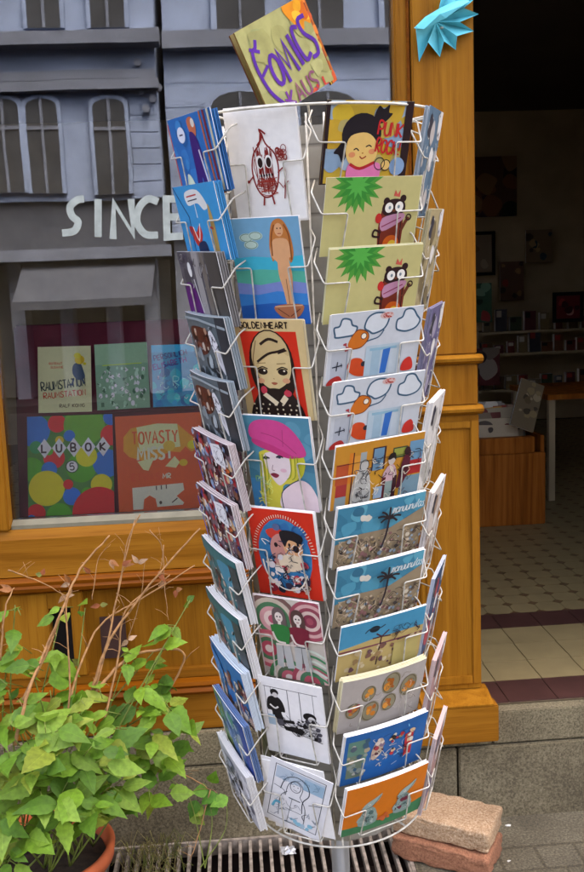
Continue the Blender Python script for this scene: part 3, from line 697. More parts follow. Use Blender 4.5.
# ================================================================== POSTCARD RACK
ax = Vector((-.013, -.087, 1)).normalized()
rx_ = (Vector((1, 0, 0))-ax*ax.x).normalized(); ry_ = ax.cross(rx_)
RP = Vector((.141, -2.45+1.396, 1.5)) - ax*1.5
MR = Matrix((rx_, ry_, ax)).transposed().to_4x4(); MR.translation = RP
rack = empty('postcard_rack'); rack.matrix_world = MR; tag(rack, 'white wire revolving postcard rack standing in front of the shop', 'postcard rack')
ZT = 1.5+.272; P1, P2, RT = .137, .0902, .176
AL, AP, AR_, AS = -67, -29, 22, 67
ANG = {'land': [AL, AR_, 110, 200], 'port': [AP, AS, 155, 245]}
TL, TPP = 16.0, 11.0
def pocket_M(kind, ang, i, top=ZT):
    z = top - i*(P1 if kind == 'port' else P2); t = R(ang-(-2+.6*i if ang == AL else 0))
    n = Vector((sin(t), -cos(t), 0)); q = n*(.200-.0006*i if ang == AL else .185 if ang == AS else RT); q.z = z
    return Matrix.Translation(q) @ Matrix.Rotation(t, 4, 'Z') @ Matrix.Rotation(R(TPP if kind == 'port' else 10.5 if ang == AL else TL), 4, 'X')
def wire_mb(w, h, zb):
    mb = MB(); y0 = -.0042; zc = -h*.46; r = .00115
    side = lambda s_: [(s_*(w/2-.016), .060, -h*.18), (s_*(w/2+.009), .020, -h*.24), (s_*(w/2+.004), y0, zc), (s_*(w/2-w*.24), y0, zc), (s_*(w/2-w*.24+.004), y0, -h-.001)]
    L, Q = side(-1), side(1)[::-1]
    mb.tube(fillet(L+Q, .004), r)
    for s_ in (-1, 1):
        mb.tube(fillet([(s_*(w/2-w*.24+.004), y0, -h-.001), (s_*(w/2-w*.24+.004), .02, -h-.003), (s_*(w/2-w*.24+.004), .04, -h*.7)], .003), r)
    return mb
wl = wire_mb(.150, .105, P2); wp = wire_mb(.107, .148, P1)
protoL = wl.build('wire_pocket', M['white_wire'], smooth=True); protoP = wp.build('wire_pocket', M['white_wire'], smooth=True)
first = {'land': True, 'port': True}
for kind, n, pr in (('land', 12, protoL), ('port', 8, protoP)):
    for a_ in ANG[kind]:
        for i in range(n):
            o = pr if first[kind] else pr.copy()
            if not first[kind]: col.objects.link(o)
            first[kind] = False; o.parent = rack; o.matrix_local = pocket_M(kind, a_, i)
# core, rings, pole, foot
CR = .127
mb = MB(); mb.lathe([(CR, ZT-1.125), (CR, ZT-.02)], 16)
def core_mat():
    k = MT('slotted_grey_sheet'); v = k.coords((1, 1, 1)); sp = k.n('SeparateXYZ'); k.l(v, sp.inputs[0])
    w_ = k.n('Math', operation='FRACT'); mm = k.n('Math', operation='MULTIPLY'); mm.inputs[1].default_value = 22.0; k.l(sp.outputs[2], mm.inputs[0]); k.l(mm.outputs[0], w_.inputs[0])
    o = k.ramp(w_.outputs[0], [(.0, '#565249'), (.05, '#9b978c'), (.9, '#a8a498'), (1.0, '#77736a')])
    n = k.n('TexNoise'); n.inputs['Scale'].default_value = 25; n.inputs['Detail'].default_value = 5; k.l(v, n.inputs['Vector'])
    o = k.mul(o, k.ramp(n.outputs[0], [(.3, (.75, .74, .7)), (.6, (1, 1, 1))]), .8)
    k.l(o, k.b.inputs['Base Color']); k.b.inputs['Roughness'].default_value = .5; k.bump(w_.outputs[0], .3, .002); return k.m
mb.build('core_panel', core_mat(), rack)
mb = MB()
for k in range(8):
    t = R(-4+45*k); n = Vector((sin(t), -cos(t), 0)); s_ = Vector((cos(t), sin(t), 0))
    for d in (-.012, .012):
        p = n*(CR+.004)+s_*d; mb.tube([(p.x, p.y, ZT-1.13), (p.x, p.y, ZT-.005)], .0016)
mb.build('upright_wires', M['white_wire'], rack, smooth=True)
def ringmb(r_, z, rad=.0017):
    return MB().tube([(r_*cos(2*pi*i/64), r_*sin(2*pi*i/64), z) for i in range(64)], rad, closed=True)
ringmb(RT+.013, ZT-.001, .0019).build('top_ring', M['white_wire'], rack, smooth=True).location = (-.010, 0, 0)
ringmb(.150, ZT-1.118).build('bottom_ring', M['white_wire'], rack, smooth=True)
for k in range(8):
    t = R(-4+45*k); n = Vector((sin(t), -cos(t), 0))
    MB().tube([tuple(n*(RT+.010)+Vector((-.010, 0, ZT-.001))), tuple(n*.016+Vector((0, 0, ZT-.03)))], .0016).build('spoke', M['white_wire'], rack)
    MB().tube([tuple(n*.148+Vector((0, 0, ZT-1.118))), tuple(n*.016+Vector((0, 0, ZT-1.10)))], .0016).build('spoke', M['white_wire'], rack)
MB().lathe([(0, ZT-.02), (.016, ZT-.02), (.016, .035), (0, .035)], 20).build('pole', M['pole'], rack, smooth=True)
MB().lathe([(0, .03), (.05, .03), (.2, .012), (.21, .0), (0, .0)], 32).build('foot', M['pole'], rack, smooth=True)

# ------------------------------------------------------------------ postcard designs
def c_scribble():
    a = Art(105, 148, '#f6f4ee'); r_ = '#8e2420'
    body = [(51, 34), (56, 48), (68, 62), (71, 82), (66, 104), (56, 116), (44, 116), (35, 102), (32, 80), (37, 60), (47, 48)]
    a.S(body, 2.2, r_, True, True); rr = random.Random(3)
    for i in range(30):
        x = rr.uniform(37, 66); a.S([(x, rr.uniform(50, 70)), (x+rr.uniform(-4, 4), rr.uniform(74, 94)), (x+rr.uniform(-5, 5), rr.uniform(96, 114))], 1.1, r_, True)
    for i in range(12):
        y = rr.uniform(92, 114); a.S([(rr.uniform(36, 42), y), (52, y+rr.uniform(-4, 4)), (rr.uniform(60, 68), y)], 1.0, '#a93a30', True)
    a.E(45, 71, 5.4, 8.5, '#f6f4ee').E(58, 71, 5.4, 8.5, '#f6f4ee').E(45.5, 72, 3.6, 6.5, '#2a1614').E(58, 72, 3.6, 6.5, '#2a1614').S([(42, 89), (62, 88)], 3, '#2a1614')
    for k in range(5): a.S([(43+k*4, 86), (43.5+k*4, 92)], 1, '#f6f4ee')
    a.S([(44, 50), (52, 40), (50, 30), (58, 36)], 2.4, r_, True).S([(34, 88), (26, 96)], 1.8, r_).E(25, 96, 2.5, 2, r_)
    a.S([(70, 86), (80, 80), (79, 100), (76, 120)], 1.7, r_, True).S([(76, 106), (70, 98)], 1.3, r_).S([(77, 104), (84, 97)], 1.3, r_)
    a.S([(46, 116), (44, 128)], 2.4, r_).S([(58, 116), (60, 127)], 2.4, r_)
    for i in range(16): a.O(78+rr.uniform(-6, 6), 62+rr.uniform(-7, 7), rr.uniform(2, 5), rr.uniform(2, 5), 1.0, '#8e2a24', 9)
    return a
def c_sea():
    a = Art(105, 148, '#6fa6c4')
    a.P([(0, 54), (30, 52), (70, 55), (105, 52), (105, 148), (0, 148)], '#2fb4cc').P([(0, 72), (40, 70), (105, 74), (105, 148), (0, 148)], '#4fb49c').P([(0, 88), (36, 92), (76, 86), (105, 90), (105, 148), (0, 148)], '#7a8cc8').P([(0, 104), (30, 106), (60, 101), (105, 105), (105, 148), (0, 148)], '#2f84cc').P([(0, 122), (50, 118), (105, 121), (105, 148), (0, 148)], '#1a5fae')
    for x, y in ((24, 26), (38, 24), (30, 36)): a.E(x, y, 11, 6, '#b8cfc0').O(x, y, 9, 5, 1, '#6c8f80')
    sk, hr = '#e2a878', '#c67a3c'
    a.P([(61, 18), (66, 6), (76, 2), (84, 8), (90, 24), (92, 48), (86, 62), (80, 44), (66, 48), (60, 60), (57, 42)], hr, True)
    a.E(74, 17, 6.5, 9, sk).P([(64, 30), (84, 30), (87, 46), (84, 60), (86, 78), (84, 100), (80, 128), (74, 128), (70, 100), (66, 78), (66, 60), (61, 48)], sk, True)
    a.S([(64, 34), (60, 50), (72, 62)], 5, sk, True).S([(84, 36), (86, 52), (76, 46)], 5, sk, True).S([(68, 10), (62, 26), (60, 52)], 2, '#8c4a20', True).S([(82, 10), (88, 26), (88, 58)], 2, '#8c4a20', True).S([(76, 84), (77, 122)], 1, '#8c5a38').E(72, 15, 1, 1, '#2a1a14').E(77, 15, 1, 1, '#2a1a14').S([(72, 22), (77, 22)], 1, '#a83a30')
    a.P([(54, 122), (96, 120), (90, 136), (74, 140), (60, 136)], '#b8704a', True).S([(58, 126), (74, 137)], 1.2, '#6a3424').S([(92, 126), (76, 137)], 1.2, '#6a3424').S([(54, 123), (96, 121)], 1.6, '#e2b48a')
    return a
def c_gold():
    a = Art(105, 148, '#d8bd86', '#d6c49c'); k = '#241612'; r_ = '#d8301c'; sk = '#dcc38c'
    a.P([(6, 17), (93, 17), (97, 148), (14, 148)], r_)
    a.T('GOLDENHEART', 7, 12.5, 8.5, k, 1.9, sp=1.5, sx=.92)
    a.E(50, 62, 34, 48, k).P([(18, 50), (16, 80), (24, 108), (34, 112), (32, 60)], k, True).P([(82, 50), (85, 80), (80, 104), (70, 112), (70, 60)], k, True)
    a.E(50, 56, 30, 40, '#cbb07a')
    a.P([(30, 60), (72, 44), (80, 66), (74, 88), (60, 100), (50, 103), (38, 99), (28, 86), (26, 68)], sk, True)
    a.P([(22, 58), (26, 34), (50, 18), (74, 34), (78, 52), (66, 46), (48, 52), (30, 66), (28, 80)], '#cdb37e', True)
    a.S([(28, 62), (46, 50), (62, 46), (74, 42)], 3.5, k, True).S([(36, 36), (50, 28), (64, 32)], 4, k, True).S([(62, 49), (76, 44)], 2, k).S([(30, 30), (22, 60), (24, 84)], 1.4, '#8a6c44', True)
    for x in (35, 66): a.E(x, 76, 7.5, 5, k).E(x+2.5, 74.5, 1.6, 1.4, '#f4ead0').S([(x-9, 73), (x, 69), (x+8, 72)], 1.8, k, True).S([(x-8, 64), (x+6, 63)], 1, '#8a6c44')
    a.S([(50, 86), (52, 87)], 1.2, '#a8845a').P([(46, 93), (51, 91.5), (56, 93), (51, 96)], '#a85a40', True).E(30, 90, 6, 4, '#dba078').E(70, 89, 6, 4, '#dba078')
    a.P([(22, 112), (40, 102), (60, 102), (78, 110), (90, 148), (12, 148)], k, True)
    a.E(33, 104, 5, 6, '#c83a4c').E(70, 108, 6, 5, '#c83a4c').P([(30, 112), (36, 108), (54, 122), (50, 128)], '#e6d4b0').P([(56, 120), (64, 110), (70, 116), (62, 126)], '#e6d4b0')
    rr = random.Random(1)
    for i in range(28): a.E(16+(i % 7)*11+rr.uniform(-2, 2), 126+(i//7)*7, 1.5, 1.5, '#e6d4b0', n=8)
    return a
def c_beret():
    a = Art(105, 148, '#4d8ca2'); a.blobs(0, 0, 105, 148, 14, ['#5a98ae', '#447f98', '#3f7f96'], 8, 18, 2).R(0, 100, 40, 48, '#3a86b8')
    a.P([(14, 128), (20, 70), (22, 56), (50, 50), (78, 54), (84, 78), (84, 92), (70, 104), (52, 110), (44, 148), (22, 148)], '#d8cc4c', True)
    a.P([(86, 54), (92, 70), (84, 92), (78, 74)], '#c4c23c', True)
    a.P([(30, 58), (62, 56), (68, 76), (64, 92), (52, 106), (44, 108), (34, 94), (28, 76)], '#ead8d8', True)
    a.P([(48, 148), (48, 122), (64, 106), (84, 98), (100, 112), (105, 148)], '#ecd4d6', True).S([(48, 148), (48, 122), (64, 106), (78, 98)], 1.6, '#2c3c44', True)
    a.P([(12, 14), (26, 6), (54, 6), (74, 16), (90, 38), (94, 58), (72, 62), (46, 50), (16, 38), (8, 28)], '#d4488c', True).P([(14, 36), (46, 46), (74, 60), (90, 60), (66, 64), (36, 54), (14, 44)], '#c83a7a', True)
    a.S([(62, 20), (60, 46)], 1, '#b03a72').S([(28, 26), (54, 34), (80, 56)], 1, '#a83268', True)
    for x, y in ((30, 66), (52, 63)): a.S([(x-5, y+1), (x, y-2), (x+6, y)], 2.6, '#3a2c38', True).E(x, y+.5, 2.6, 1.8, '#23344a')
    a.S([(40, 76), (38, 84), (42, 85)], 1, '#a88a90', True).P([(34, 92), (40, 89), (48, 92), (42, 97)], '#8a2c40', True).E(56, 84, 5, 3, '#e4b8c4')
    for x0, x1 in ((20, 16), (25, 22), (30, 28), (70, 60), (76, 68), (80, 76)): a.S([(x0, 60), ((x0+x1)/2+2, 90), (x1, 126 if x0 < 40 else 98)], 1.3, '#8c9a34', True)
    a.scrib(10, 96, 34, 140, 14, ['#a8d4a4', '#e4e87c', '#78b47c'], 1.3, 4)
    return a
def c_mer():
    a = Art(105, 148, '#d8321e'); a.E(52, 76, 43, 62, '#2e7cac').blobs(18, 26, 88, 60, 14, ['#4a94bc', '#2c6ea4', '#6aa8c8', '#23588c'], 4, 12, 5)
    rr = random.Random(8)
    for i in range(40):
        t = pi+pi*i/39; a.S([(52+46*cos(t), 74+62*sin(t)), (52+51*cos(t), 74+67*sin(t))], 1.2, '#e8d8c0')
    a.P([(26, 36), (40, 30), (54, 34), (50, 46), (34, 48)], '#cf3c30', True).E(44, 28, 6, 6, '#56668c')
    a.P([(36, 46), (50, 40), (54, 70), (46, 96), (36, 90), (30, 66)], '#c88a80', True).P([(54, 44), (78, 46), (82, 70), (68, 80), (54, 70)], '#e0a878', True).P([(48, 36), (66, 32), (84, 40), (80, 52), (62, 48), (54, 60)], '#1e1a20', True)
    a.E(72, 62, 5, 6, '#2a1618').E(62, 56, 2, 3, '#1a1214').E(76, 54, 2, 3, '#1a1214').E(40, 58, 3, 4, '#24181c')
    a.P([(44, 76), (76, 74), (82, 92), (62, 102), (44, 96)], '#e4cfb0', True).blobs(24, 78, 84, 136, 34, ['#e8dcd0', '#8a2430', '#3a3040', '#c8a890', '#b43a48', '#1f2430', '#dcd4d4'], 3, 8, 9).scrib(18, 50, 86, 134, 44, ['#1a1a22', '#f0e8e0', '#20304a'], 1.2, 3)
    a.S([(16, 84), (20, 108), (34, 126), (52, 134), (74, 126), (86, 104)], 2.4, '#ece0cc', True)
    return a
def c_waves():
    a = Art(105, 148, '#c8beb0')
    def rings(cx, cy, r_, cs, n=5):
        for i in range(n): a.E(cx, cy, r_*(1-i/n), r_*(1-i/n)*1.05, cs[i % len(cs)], n=26)
    pk = ['#c86a76', '#e0c4b8', '#3c6a4a', '#d8a0a0', '#6a5a50']
    rings(26, 40, 44, ['#7a5a54', '#c8b8a4', '#4a7a56', '#d49a9a', '#e4c8bc', '#b8586a'], 6); rings(88, 34, 34, ['#a8505e', '#d8a8a4', '#9a4a58', '#dcc0b4', '#8a3a4c'], 6)
    rings(12, 96, 34, ['#c25a66', '#dca8a0', '#4c7a54', '#b84a5a', '#e2ccc0'], 5); rings(40, 146, 34, ['#4a8a58', '#d8c8b8', '#5a6a50', '#c0606a', '#e0d0c4'], 5); rings(78, 148, 34, ['#a84a56', '#dcb4ac', '#4c7a58', '#b8505e'], 5)
    for i in range(6): a.S([(74, 88+i*9), (90, 90+i*9), (105, 98+i*9)], 4.2, ['#cfd8c8', '#4a8a60'][i % 2], True)
    for x, hc, tc in ((37, '#6a5a58', '#2a7a3c'), (68, '#5a403c', '#7c2436')):
        a.P([(x-11, 38), (x-9, 22), (x, 16), (x+9, 22), (x+12, 40), (x+8, 56), (x-8, 56)], hc, True).E(x, 34, 6.5, 9, '#e6d8cc').E(x-2.6, 33, 1.3, 1.5, '#1c1a1a').E(x+2.6, 33, 1.3, 1.5, '#1c1a1a').S([(x-2, 39), (x+2, 39)], 1.2, '#8a2430').R(x-2.5, 42, 5, 8, '#e6d8cc')
        a.P([(x-16, 50), (x-5, 47), (x+5, 47), (x+16, 50), (x+15, 64), (x+11, 82), (x-11, 82), (x-15, 64)], tc)
        a.P([(x-11, 82), (x+12, 82), (x+15, 126), (x+3, 128), (x, 96), (x-4, 128), (x-14, 124)], '#b8b8b4').S([(x, 84), (x, 126)], 1, '#58585a').S([(x-11, 84), (x+12, 84)], 1.6, '#303034').S([(x-14, 62), (x-8, 78), (x+6, 80)], 3.4, '#e6d8cc', True)
    a.S([(26, 84), (60, 82)], 3, '#e0d0c4')
    return a
def c_bw():
    a = Art(105, 148, '#f2f0ee'); k = '#161418'
    a.S([(6, 18), (96, 18)], .9, k)
    for x in (8, 18, 46, 66, 88): a.S([(x, 18), (x, 74)], 1.1 if x in (46, 66) else .7, '#4c4a50')
    a.P([(10, 44), (16, 36), (28, 35), (36, 44), (39, 62), (32, 64), (34, 78), (18, 78), (16, 64), (9, 62)], k, True).E(24, 27, 7, 6.5, k).E(25, 32, 4.6, 5, '#d8d4d0').S([(14, 52), (22, 58), (28, 54)], 3, '#e6e2de', True)
    a.P([(18, 78), (34, 78), (42, 90), (26, 92)], '#54525a').R(8, 72, 12, 20, '#a8c0d0').E(80, 62, 11, 8, k).E(83, 68, 7, 8, '#e2deda').O(83, 68, 7, 8, 1, k)
    a.P([(34, 78), (52, 76), (54, 82), (34, 84)], k).P([(32, 88), (58, 88), (62, 100), (36, 98)], k).E(40, 88, 5, 2, '#e2deda').blobs(58, 70, 96, 104, 18, [k, '#f2f0ee', '#54525a', k], 2, 5, 4)
    a.scrib(34, 66, 98, 104, 26, [k, '#38363c'], .9, 6).S([(28, 92), (98, 108)], 1.2, k)
    for i in range(5): a.S([(60, 70+i*6), (96, 74+i*6)], .7, k)
    return a
def c_blue_line():
    a = Art(105, 140, '#e8e8ea'); k = '#2c3440'
    a.S([(10, 10), (95, 10), (95, 128), (10, 128)], 1.2, k, False, True).R(12, 13, 82, 26, '#bccbd8').R(60, 18, 34, 24, '#9cbcd0')
    a.S([(24, 60), (30, 34), (48, 22), (66, 30), (72, 50), (64, 70), (66, 96)], 1.6, k, True).S([(34, 70), (36, 44), (48, 30), (60, 40), (58, 62)], 1.1, k, True).O(48, 44, 9, 12, 1.1, k).E(45, 43, 1, 1, k).E(52, 43, 1, 1, k).S([(45, 51), (51, 51)], .9, k)
    a.S([(36, 60), (26, 78), (28, 120)], 1.1, k, True).S([(58, 62), (70, 84), (72, 126)], 1.1, k, True).S([(40, 72), (60, 72)], 1.8, k).S([(38, 98), (66, 98)], .9, k).S([(46, 72), (44, 126)], .8, k)
    a.S([(12, 56), (30, 60), (32, 70)], 1, k, True).S([(94, 62), (74, 70)], 1, k).S([(16, 106), (20, 92), (30, 92)], 4, '#5ab4d0', True).blobs(50, 112, 84, 124, 6, ['#8cc4d8', '#a8c4d4'], 3, 6, 3).scrib(14, 80, 92, 126, 18, [k, '#6a7a88'], .7, 4).scrib(14, 14, 92, 40, 12, ['#6a8aa0'], .7, 8)
    return a
# landscape designs 148 x 105
def c_punk():
    a = Art(132, 105, '#c8a83c', '#3a2420'); rr = random.Random(5)
    a.blobs(0, 0, 132, 100, 30, ['#d8b83a', '#9ab0c0', '#b8a868', '#88a4bc', '#d0a838', '#7c9a88', '#c8ac50'], 9, 20, 6).R(0, 0, 6, 60, '#2a1a1c').R(0, 60, 4, 45, '#2a1a1c').R(120, 0, 12, 105, '#2a161a')
    k = '#1e1820'; sk = '#e8c070'
    a.E(56, 42, 30, 27, k).P([(72, 22), (78, 6), (86, 10), (94, 4), (94, 14), (100, 16), (90, 26), (80, 28)], k, True).P([(30, 50), (22, 58), (16, 66), (24, 68), (30, 78), (36, 66)], k, True)
    a.P([(34, 62), (40, 44), (64, 40), (80, 52), (82, 70), (72, 82), (54, 84), (40, 78)], sk, True).S([(46, 62), (50, 60), (54, 63)], 1.6, k, True).S([(64, 58), (69, 56), (73, 58)], 1.6, k, True).E(44, 68, 5, 3.6, '#e09060').E(74, 64, 5, 3.6, '#e09060').S([(56, 70), (60, 73), (66, 70)], 1.6, '#a02820', True).E(60, 66, 1.4, 1, '#b8783c')
    a.P([(40, 80), (58, 86), (80, 78), (90, 84), (84, 105), (42, 105)], '#e07aa8', True).S([(42, 80), (58, 86), (80, 78)], 4, '#b8242c', True).E(98, 82, 7, 7, sk).O(98, 82, 7, 7, 1.2, k).E(116, 84, 12, 12, '#88a8c8').O(88, 80, 8, 8, 1.2, k)
    a.T('PUNK', 80, 42, 17, '#c8282c', 2.6, rot=6, sp=1.1, sx=.72).T('ROCK!', 79, 64, 17, '#c8282c', 2.6, rot=8, sp=1.1, sx=.62)
    return a
def c_bear():
    a = Art(148, 105, '#c4bb7c', '#e4e0c8'); rr = random.Random(2)
    for cs, n_, r1, r0 in (('#4a9a3c', 17, 40, 26), ('#2f8a34', 15, 32, 18), ('#4fb04a', 11, 20, 10)):
        a.P([(48+(r1 if i % 2 else r0)*cos(pi*i/n_+.3)*1.0, 10+(r1 if i % 2 else r0)*sin(pi*i/n_+.3)) for i in range(2*n_)], cs)
    k = '#2c1418'; b = '#7a2c1c'
    a.P([(90, 46), (122, 44), (124, 105), (92, 105)], b, True).S([(90, 50), (91, 104)], 1.6, k).S([(122, 46), (124, 104)], 1.6, k)
    a.E(96, 33, 5, 5, k).E(122, 30, 5, 5, k).P([(92, 36), (108, 30), (124, 34), (126, 48), (108, 54), (92, 50)], k, True).E(101, 42, 6.5, 7, '#f0ece0').E(117, 41, 6.5, 7, '#f0ece0').E(102, 42, 2, 2.4, '#7a8a90').E(116, 41, 2, 2.4, '#7a8a90').E(109, 46, 3, 2, '#6a3a24')
    a.P([(106, 26), (108, 18), (112, 24), (116, 18), (116, 28)], '#cc5a4c').P([(92, 56), (124, 50), (124, 60), (94, 74)], '#c08aa4', True).S([(92, 68), (122, 56)], 1.6, '#8a3050').E(110, 92, 13, 12, '#cc5c1c').E(112, 94, 7, 7, '#dfb43c')
    a.E(86, 56, 5, 7, '#c42c28').S([(92, 76), (82, 72), (80, 80), (90, 82)], 3, k, True).S([(124, 74), (130, 62), (134, 56)], 5, '#6a3420').O(134, 56, 4, 4, 1.8, k, 10)
    return a
def c_cloud():
    a = Art(148, 105, '#c8cdd0'); bl_ = '#365a72'
    a.R(6, 56, 24, 49, '#b8bec4').R(30, 54, 1.4, 51, '#8a98a4').R(118, 54, 1.4, 51, '#8a98a4')
    for pts in ([(8, 30), (6, 20), (14, 18), (18, 8), (30, 10), (34, 18), (42, 22), (38, 32), (26, 34), (10, 34)], [(54, 24), (58, 10), (70, 4), (86, 6), (92, 14), (86, 28), (70, 34), (62, 30)], [(106, 30), (106, 18), (114, 14), (118, 4), (130, 4), (138, 14), (144, 22), (138, 32), (124, 36), (112, 34)]):
        a.P(pts, '#d4dadc', True).S(pts, 2.6, bl_, True, True)
    a.S([(86, 30), (78, 40), (62, 44), (50, 50)], 2, bl_, True).P([(34, 36), (44, 26), (58, 30), (62, 40), (52, 52), (38, 54), (30, 48)], '#d07024', True).P([(34, 52), (26, 56), (28, 44), (22, 46)], '#a83a44', True).S([(34, 36), (44, 26), (58, 30), (62, 40), (52, 52), (38, 54)], 1.4, '#7a3a18', True).E(54, 36, 4.5, 4.5, '#f0e4d0').O(54, 36, 4.5, 4.5, 1.2, '#5a2c18', 12)
    a.E(88, 9, 11, 5, '#d8b8b0').scrib(80, 6, 96, 12, 6, ['#b83c34'], 1.0, 2, 5)
    a.P([(32, 78), (40, 68), (54, 70), (60, 80), (68, 84), (72, 96), (50, 96), (36, 88)], '#d04a20', True).E(58, 78, 4, 4, '#2a2830').R(60, 52, 54, 46, '#b0c4cc').R(66, 56, 44, 4, '#8ab4c4').R(70, 60, 14, 38, '#9cb8c4').P([(88, 60), (100, 58), (96, 96), (86, 96)], '#2c6cb8').R(100, 60, 12, 38, '#c4d0d4')
    a.P([(122, 96), (124, 82), (134, 76), (140, 84), (140, 96)], '#d0342a', True).P([(2, 105), (6, 96), (20, 92), (26, 105)], '#b8322c', True).S([(8, 78), (24, 76)], 1.8, '#232a38').S([(16, 70), (15, 84)], 1.6, '#232a38').S([(22, 73), (23, 79)], 1.1, '#232a38')
    return a
def c_cafe():
    a = Art(148, 105, '#c88a30'); k = '#241c1c'
    a.R(4, 30, 26, 34, '#b8502c').R(6, 64, 18, 24, '#a83430').R(6, 84, 18, 21, '#8a9a9c').R(30, 14, 2, 91, '#5a2c24').R(24, 14, 6, 50, '#d87c28').R(32, 20, 12, 85, '#d8943c').R(42, 16, 10, 40, '#a0a8a4').R(62, 12, 22, 44, '#3c2428').R(64, 14, 17, 36, '#6a90a8').R(96, 18, 24, 18, '#3a4a34').R(98, 20, 20, 13, '#98a048').R(124, 12, 24, 40, '#6a98b4').R(60, 50, 90, 55, '#c8902c').R(120, 44, 28, 24, '#b02c2c').R(114, 70, 34, 35, '#7494a0')
    a.T('m', 68, 40, 10, '#2c4a60', 1.4).P([(34, 105), (34, 60), (46, 44), (54, 46), (62, 64), (64, 105)], '#b4b4ac', True).E(50, 38, 7, 9, '#bcbcb4').O(50, 38, 7, 9, 1, k).scrib(34, 44, 62, 104, 34, [k, '#4a4a4c', '#dcdcd4'], .9, 3)
    a.P([(82, 62), (90, 46), (100, 46), (106, 62), (104, 80), (86, 82)], '#c8a4a8', True).E(95, 36, 6, 9, '#c8beb4').P([(88, 34), (92, 26), (100, 26), (102, 38), (98, 34), (92, 36)], k, True).R(82, 64, 6, 41, '#5a1c24').R(88, 72, 12, 34, '#8a9c94').R(100, 64, 7, 41, '#3c1820').P([(112, 50), (118, 30), (126, 26), (126, 60), (116, 84), (108, 84)], '#5c2030', True).E(120, 26, 5, 7, '#3a2024').R(70, 78, 14, 20, '#98b0c0').scrib(60, 26, 146, 104, 30, [k, '#5a2024', '#e4d8c0'], 1.0, 7).S([(4, 30), (148, 30)], 1, k)
    return a
def c_palm():
    a = Art(148, 105, '#3c86a0'); a.blobs(0, 6, 148, 50, 18, ['#4a98b0', '#347a94', '#58a4b8', '#2f6e88'], 8, 18, 3).blobs(36, 14, 54, 26, 4, ['#c4c8b8', '#d8d4c4'], 4, 7, 2)
    a.P([(0, 62), (40, 50), (90, 50), (148, 26), (148, 105), (0, 105)], '#98866a').blobs(4, 56, 146, 104, 150, ['#b09a70', '#6a5a4c', '#c8b498', '#8c6460', '#8494a0', '#4c4440', '#b88880', '#d8ccb4', '#9cacb4'], 1.2, 4, 5).scrib(4, 54, 146, 104, 40, ['#2c221e', '#c8b090'], .9, 9)
    a.S([(76, 80), (82, 56), (84, 30)], 3.4, '#2c2028', True)
    for x, y in ((64, 24), (70, 16), (84, 10), (98, 18), (104, 28), (70, 34), (98, 36)): a.S([(84, 30), ((84+x)/2, (30+y)/2-3), (x, y)], 3.4, '#2c2428', True)
    a.T('manuuhulas'.replace('h', 'n'), 88, 22, 14, '#dce4e0', 1.3, rot=-2, sp=.9, sx=.62, slant=.2)
    return a
def c_sand():
    a = Art(148, 105, '#3f92b4'); a.P([(0, 44), (60, 36), (148, 36), (148, 105), (0, 105)], '#bca468').R(0, 48, 148, 3, '#7a3a4c').E(58, 18, 9, 6, '#12202c').S([(42, 22), (50, 16), (66, 18), (76, 14)], 2, '#22303c', True)
    a.S([(68, 90), (70, 60), (72, 34)], 2.4, '#3a2028', True)
    for x, y in ((56, 36), (62, 28), (84, 26), (88, 38)): a.S([(72, 36), (x, y)], 2.4, '#4a2430')
    a.blobs(10, 50, 140, 100, 46, ['#9a7c54', '#c8b48c', '#7a5448', '#d4c49c', '#6a4a50'], 2, 6, 7).R(96, 56, 46, 45, '#b8a868').scrib(90, 22, 140, 50, 16, ['#1f2430', '#3a2430'], 1, 4)
    return a
def c_nuts():
    a = Art(148, 105, '#b0a8a0', '#e4dab0')
    for x, y, r_ in ((46, 34, 12), (84, 24, 16), (118, 40, 16), (22, 62, 12), (52, 70, 15), (84, 62, 13)):
        a.E(x, y, r_, r_*1.3, '#8c8468', 15).O(x, y, r_*.92, r_*1.2, 1.3, '#5c5038').blobs(x-r_*.4, y-r_*.6, x+r_*.4, y+r_*.6, 7, ['#c87828', '#a85c1c', '#dc9238'], r_*.2, r_*.45, int(x))
    a.blobs(14, 50, 30, 60, 3, ['#a83a3c'], 3, 6, 1).scrib(20, 10, 136, 96, 24, ['#6a6050', '#d0c8bc'], .7, 5)
    return a
def c_blue():
    a = Art(148, 105, '#1b5f9e'); a.R(6, 14, 36, 50, '#5c8474').R(8, 44, 26, 48, '#6c7c68').R(40, 10, 108, 95, '#1a62a4').blobs(8, 16, 40, 90, 20, ['#88948c', '#a89c80', '#3a5c70', '#54606c', '#b8b4a8'], 3, 7, 3)
    a.P([(50, 36), (60, 20), (68, 28), (66, 52), (54, 64), (48, 56)], '#c0a890', True).blobs(46, 22, 68, 66, 12, ['#a83c44', '#e0d0c0', '#54242c', '#8a7080'], 2, 5, 5).P([(108, 30), (124, 28), (124, 76), (110, 78)], '#c02c30').blobs(76, 22, 124, 62, 18, ['#e0dcc8', '#2c2420', '#d8b890', '#b83038', '#8a8468'], 2.4, 6, 8).scrib(46, 16, 126, 80, 22, ['#14202c', '#d8d0bc'], .9, 2)
    a.S([(90, 66), (100, 62)], 1.6, '#7cc0e0').S([(88, 86), (98, 82)], 1.6, '#9ab0c8').S([(110, 8), (112, 14)], 1.6, '#7cc0e0')
    return a
